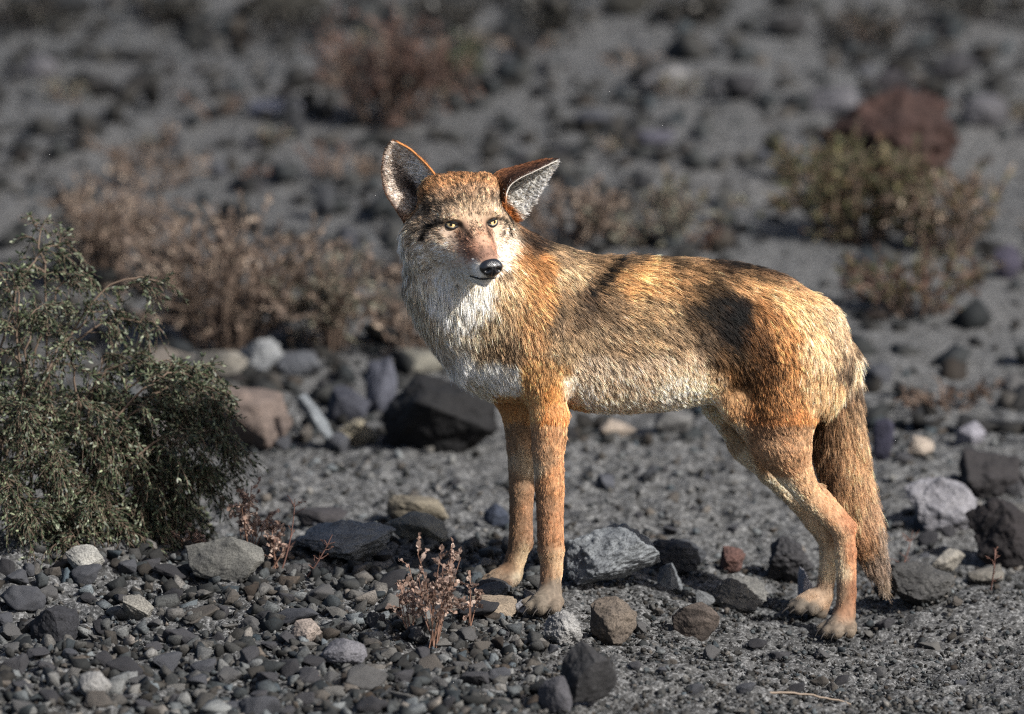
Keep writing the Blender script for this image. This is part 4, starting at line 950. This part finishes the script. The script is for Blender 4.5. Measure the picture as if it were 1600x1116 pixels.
def twigs(pl, pts, n_, L, leafL, col, lv, spread=.9, r=.0009, droop=.0, lstep=.0035, var=14, start=.15):
    pts = np.asarray(pts); tg = unit(np.gradient(pts, axis=0))
    for k in range(n_):
        s = start + (1-start)*rng.random(); i = min(int(s*(len(pts)-1)), len(pts)-2); f = s*(len(pts)-1)-i; p0 = pts[i]*(1-f)+pts[i+1]*f
        d = unit(tg[i]*rng.uniform(.3, .9)+rng.normal(0, spread*.6, 3)); l_ = L*rng.uniform(.5, 1.2)*(1.15-.5*s)
        e = p0+d*l_ + np.array([0, 0, -droop*l_]); mid = p0+d*l_*.5+rng.normal(0, .1, 3)*l_
        q = bez(p0, mid, e, 6); pl.stem(q, r, r*.5, 3)
        if lv > 0: twigs(pl, q, max(3, int(n_*.55)), L*.42, leafL, col, lv-1, spread, r*.7, droop, lstep, var, .1)
        if lv <= 1:
            m = int(l_/lstep); tt = unit(e-p0)
            for j in range(m):
                u = rng.random(); pp = q[0]*(1-u)**2+2*u*(1-u)*mid+u*u*e
                cc = np.array(col[rng.integers(0, len(col))], float)*rng.uniform(.75, 1.2); pl.leaf(pp, tt*1.0+rng.normal(0, .34, 3), leafL*rng.uniform(.6, 1.3), np.clip(cc, 5, 250))
# the green shrub at the left
pl = Plant(); GB = G(40, 862); GB[1] += .12
ends = [(15, 335, .40), (60, 350, .36), (110, 385, .34), (130, 430, .3), (150, 400, .42), (255, 455, .3), (215, 505, .30), (195, 470, .42), (180, 560, .28), (300, 598, .26), (270, 620, .3), (290, 580, .25), (352, 640, .22), (376, 700, .22), (332, 765, .2), (240, 585, .25), (345, 605, .27), (255, 520, .3), (385, 668, .24), (345, 690, .24), (345, 778, .2), (310, 735, .24),
        (250, 700, .2), (290, 820, .2), (325, 850, .22), (230, 770, .16), (180, 700, .14), (140, 640, .15), (100, 560, .16), (60, 480, .2), (20, 430, .22), (200, 830, .1), (140, 780, .08), (80, 720, .08), (30, 640, .1), (0, 560, .2), (-60, 380, .3), (-110, 450, .3),
        (-150, 560, .3), (-60, 640, .15), (-180, 700, .3), (260, 850, .14), (60, 800, .05), (110, 840, .05), (20, 760, .06), (210, 640, .36), (120, 500, .46), (40, 400, .5), (170, 620, .5), (240, 740, .4), (300, 800, .36), (80, 620, .5), (10, 520, .5)]
for px, py, yy in ends:
    if yy >= .4: continue
    low = py > 590
    e = P(px, py, yy); a0 = GB + np.array([rng.uniform(-.16, .10)+max(0, (px-60))*.0002, rng.uniform(-.04, .12), -.01])
    up_ = max(.10, e[2]-a0[2]); c0 = a0*.45+e*.55; c0[2] = max(e[2], a0[2]) + .35*abs(e[0]-a0[0]) + .02; c0 += rng.normal(0, .015, 3)
    q = bez(a0, c0, e, 16); q[1:-1] += rng.normal(0, .003, (14, 3)); pl.stem(q, .0028, .0008, 5)
    twigs(pl, q, 20 if low else 14, .085 if low else .070, .0080, [(50, 60, 40), (42, 52, 34), (66, 74, 52), (94, 100, 78), (34, 44, 30)], 1, .75, .0009, .55, .0036, start=.25)
pl.build('shrub', 'green desert shrub with drooping twigs at the left edge', 'shrub', (74, 60, 48), MLEAF, wid=.34, loc=tuple(GB))
# dry papery weeds
def weed(px, py, w_, h_, label, nst=9, y=None, nf=240, fl=.0068):
    pl = Plant(); g = G(px, py)
    for k in range(nst):
        e = g + np.array([rng.normal(0, w_*.0005*.45), rng.normal(0, w_*.0004), h_*.001*rng.uniform(.45, 1.02)])
        c0 = (g+e)/2+np.array([rng.normal(0, .008), rng.normal(0, .008), .01]); q = bez(g+rng.normal(0, .004, 3)*[1, 1, 0], c0, e, 8); pl.stem(q, .0012, .0006, 4)
        twigs(pl, q, 6, h_*.00028, fl, [(148, 126, 114), (130, 108, 96), (164, 146, 134), (110, 90, 80)], 0, .9, .0006, 0, .0022, start=.35)
    return pl.build('dry_weed', label, 'weed', (92, 66, 52), MDRY, wid=.95, loc=tuple(g), leafname='dry_leaves')
weed(392, 880, 90, 112, 'tan papery dry weed standing behind the tilted rock', 9)
weed(432, 890, 60, 70, 'short tan dry weed right of the taller one behind the tilted rock', 6)
weed(300, 862, 50, 48, 'pinkish dry weed tuft at the foot of the green shrub', 5)
weed(678, 1020, 110, 150, 'tan papery dry weed on the gravel left of the front paws', 11)
weed(640, 1000, 70, 80, 'lower dark tan weed tuft left of the tall papery one', 6)
weed(735, 985, 50, 95, 'thin tan weed sprig beside the far front paw', 3)
def deadtwig(px, py, h_, lean, label):
    pl = Plant(); g = G(px, py); e = g+np.array([lean*.001, -.01, h_*.001]); q = bez(g, (g+e)/2+rng.normal(0, .008, 3), e, 10); pl.stem(q, .0016, .0006, 5)
    for k in range(10):
        i = rng.integers(2, 9); d = unit(np.array([rng.normal(0, .8), rng.normal(0, .5), .7])); l_ = h_*.00022*rng.uniform(.5, 1.3); pl.stem(bez(q[i], q[i]+d*l_*.5+rng.normal(0, .002, 3), q[i]+d*l_, 5), .0008, .0004, 3)
        for j in range(3): pl.leaf(q[i]+d*l_*rng.random(), d+rng.normal(0, .4, 3), .004, (90, 62, 50))
    pl.build('dead_twig', label, 'twig', (84, 58, 50), MDRY, loc=tuple(g), leafname='buds')
deadtwig(440, 895, 118, 22, 'bare reddish twig standing right of the papery weeds')
deadtwig(480, 905, 70, 40, 'short bare twig leaning right over the pale slab')
deadtwig(1548, 925, 70, 6, 'small dead stalk in front of the boulder at the right edge')
deadtwig(1400, 915, 90, 26, 'thin bare twig beside the tail tip')
# fallen sticks
def stick(p0, p1, r, label, sag=.01):
    a0, a1 = G(*p0), G(*p1); a0[2] += r*1.5; a1[2] += r*1.5; c0 = (a0+a1)/2+np.array([0, 0, sag]); V_, F_ = tube(bez(a0, c0, a1, 14)+rng.normal(0, r*.25, (14, 3)), np.linspace(r, r*.6, 14), 6)
    link('stick', new_mesh('stick', V_-a0, F_, MSTEM, True, np.tile(lin((104, 92, 80)), (len(V_), 1))), None, label, 'stick', None, None, tuple(a0))
stick((1200, 1088), (1330, 1108), .0022, 'thin dry stick lying on the ground at the bottom right')
stick((865, 917), (840, 955), .0014, 'thin dry stalk lying across the near front paw', .02)
# background shrubs
def bush(px, py, w_, h_, cols, label, nst=26, leafL=.012, scol=(80, 66, 56), mat=None, cat='shrub', group=None, sp=.8, ntw=9, name='shrub'):
    pl = Plant(); g = G(px, py); k = (g-CAM) @ DIRV/DIST/1000; W_, H_ = w_*k, h_*k
    for i in range(int(nst*.6)):
        an = rng.uniform(0, 6.28); rr = math.sqrt(rng.random()); e = g+np.array([math.cos(an)*rr*W_*.5, math.sin(an)*rr*W_*.35, H_*rng.uniform(.5, 1)*(1-.35*rr)])
        a0 = g+np.array([math.cos(an)*rr*W_*.15, math.sin(an)*rr*W_*.1, -.01]); q = bez(a0, a0*.5+e*.5+np.array([0, 0, H_*.15]), e, 8); pl.stem(q, .003, .001, 4)
        twigs(pl, q, ntw, H_*.3, leafL, cols, 0, sp, .0012, 0, leafL*.42, start=.2)
    pl.build(name, label, cat, scol, mat or MDRY, group, loc=tuple(g), wid=.45)
TAN = [(118, 102, 90), (100, 86, 76), (140, 126, 112), (88, 76, 68)]; GRY = [(98, 98, 86), (80, 82, 70), (120, 118, 104), (94, 84, 72)]; OLV = [(76, 76, 50), (60, 64, 42), (94, 88, 62), (84, 64, 48)]; RED = [(74, 54, 48), (60, 44, 40), (92, 70, 60)]
bush(350, 548, 330, 260, TAN, 'wide dry brown shrub behind the green one', 70, .014)
bush(520, 550, 230, 200, GRY+TAN, 'low greyish dry shrub just left of the chest', 46, .013)
bush(640, 560, 130, 130, TAN, 'small dry shrub partly hidden behind the neck', 16, .013)
bush(170, 440, 260, 200, TAN, 'thin pinkish-brown brush above the green shrub', 40, .014)
bush(240, 300, 200, 120, TAN, 'faint brown brush higher on the slope at left', 14, .016)
bush(600, 200, 270, 200, RED, 'reddish dark brush near the top, left of centre', 44, .016)
bush(745, 130, 150, 100, [(60, 66, 44), (48, 54, 36)], 'dark green brush near the top centre', 18, .016, mat=MLEAF)
bush(890, 385, 190, 120, TAN, 'dry brown tuft behind the pointed ear', 30, .013)
bush(1030, 380, 260, 110, GRY, 'pale grey-green tuft on the slope above the back', 34, .013)
bush(1340, 385, 270, 200, OLV, 'olive shrub in front of the red-brown boulder', 70, .015)
bush(1480, 400, 220, 170, OLV+TAN, 'straggly olive and tan shrub right of the other olive one', 46, .015)
bush(1255, 300, 90, 90, OLV, 'small green tuft at the left end of the red-brown boulder', 12, .015)
bush(1440, 490, 250, 130, RED+OLV, 'brownish low brush behind the rump', 40, .014)
for px, py, w_ in ((50, 48, 200), (250, 40, 160), (440, 58, 200), (700, 50, 200), (860, 58, 170), (1080, 34, 160), (1345, 66, 180), (1530, 40, 180)):
    bush(px, py, w_, 62, [(36, 36, 30), (28, 28, 25), (48, 44, 38)], 'dark blurred brush growing along the top edge', 26, .018, scol=(34, 30, 28), mat=MLEAF, cat='brush', group='dark brush along the top edge', name='dark_brush')
for i in range(34):
    px, py = rng.uniform(-60, 1660), 70+430*rng.random()
    bush(px, py, rng.uniform(60, 130), rng.uniform(28, 60), [GRY, TAN, GRY, RED][i % 4], 'low blurred dry tuft on the stony slope', 11, .012, cat='tuft', group='low tufts on the slope', name='dry_tuft', ntw=7)
bush(1480, 640, 190, 60, [(84, 66, 54), (70, 54, 44)], 'flattened brown dead brush right of the tail', 16, .012)
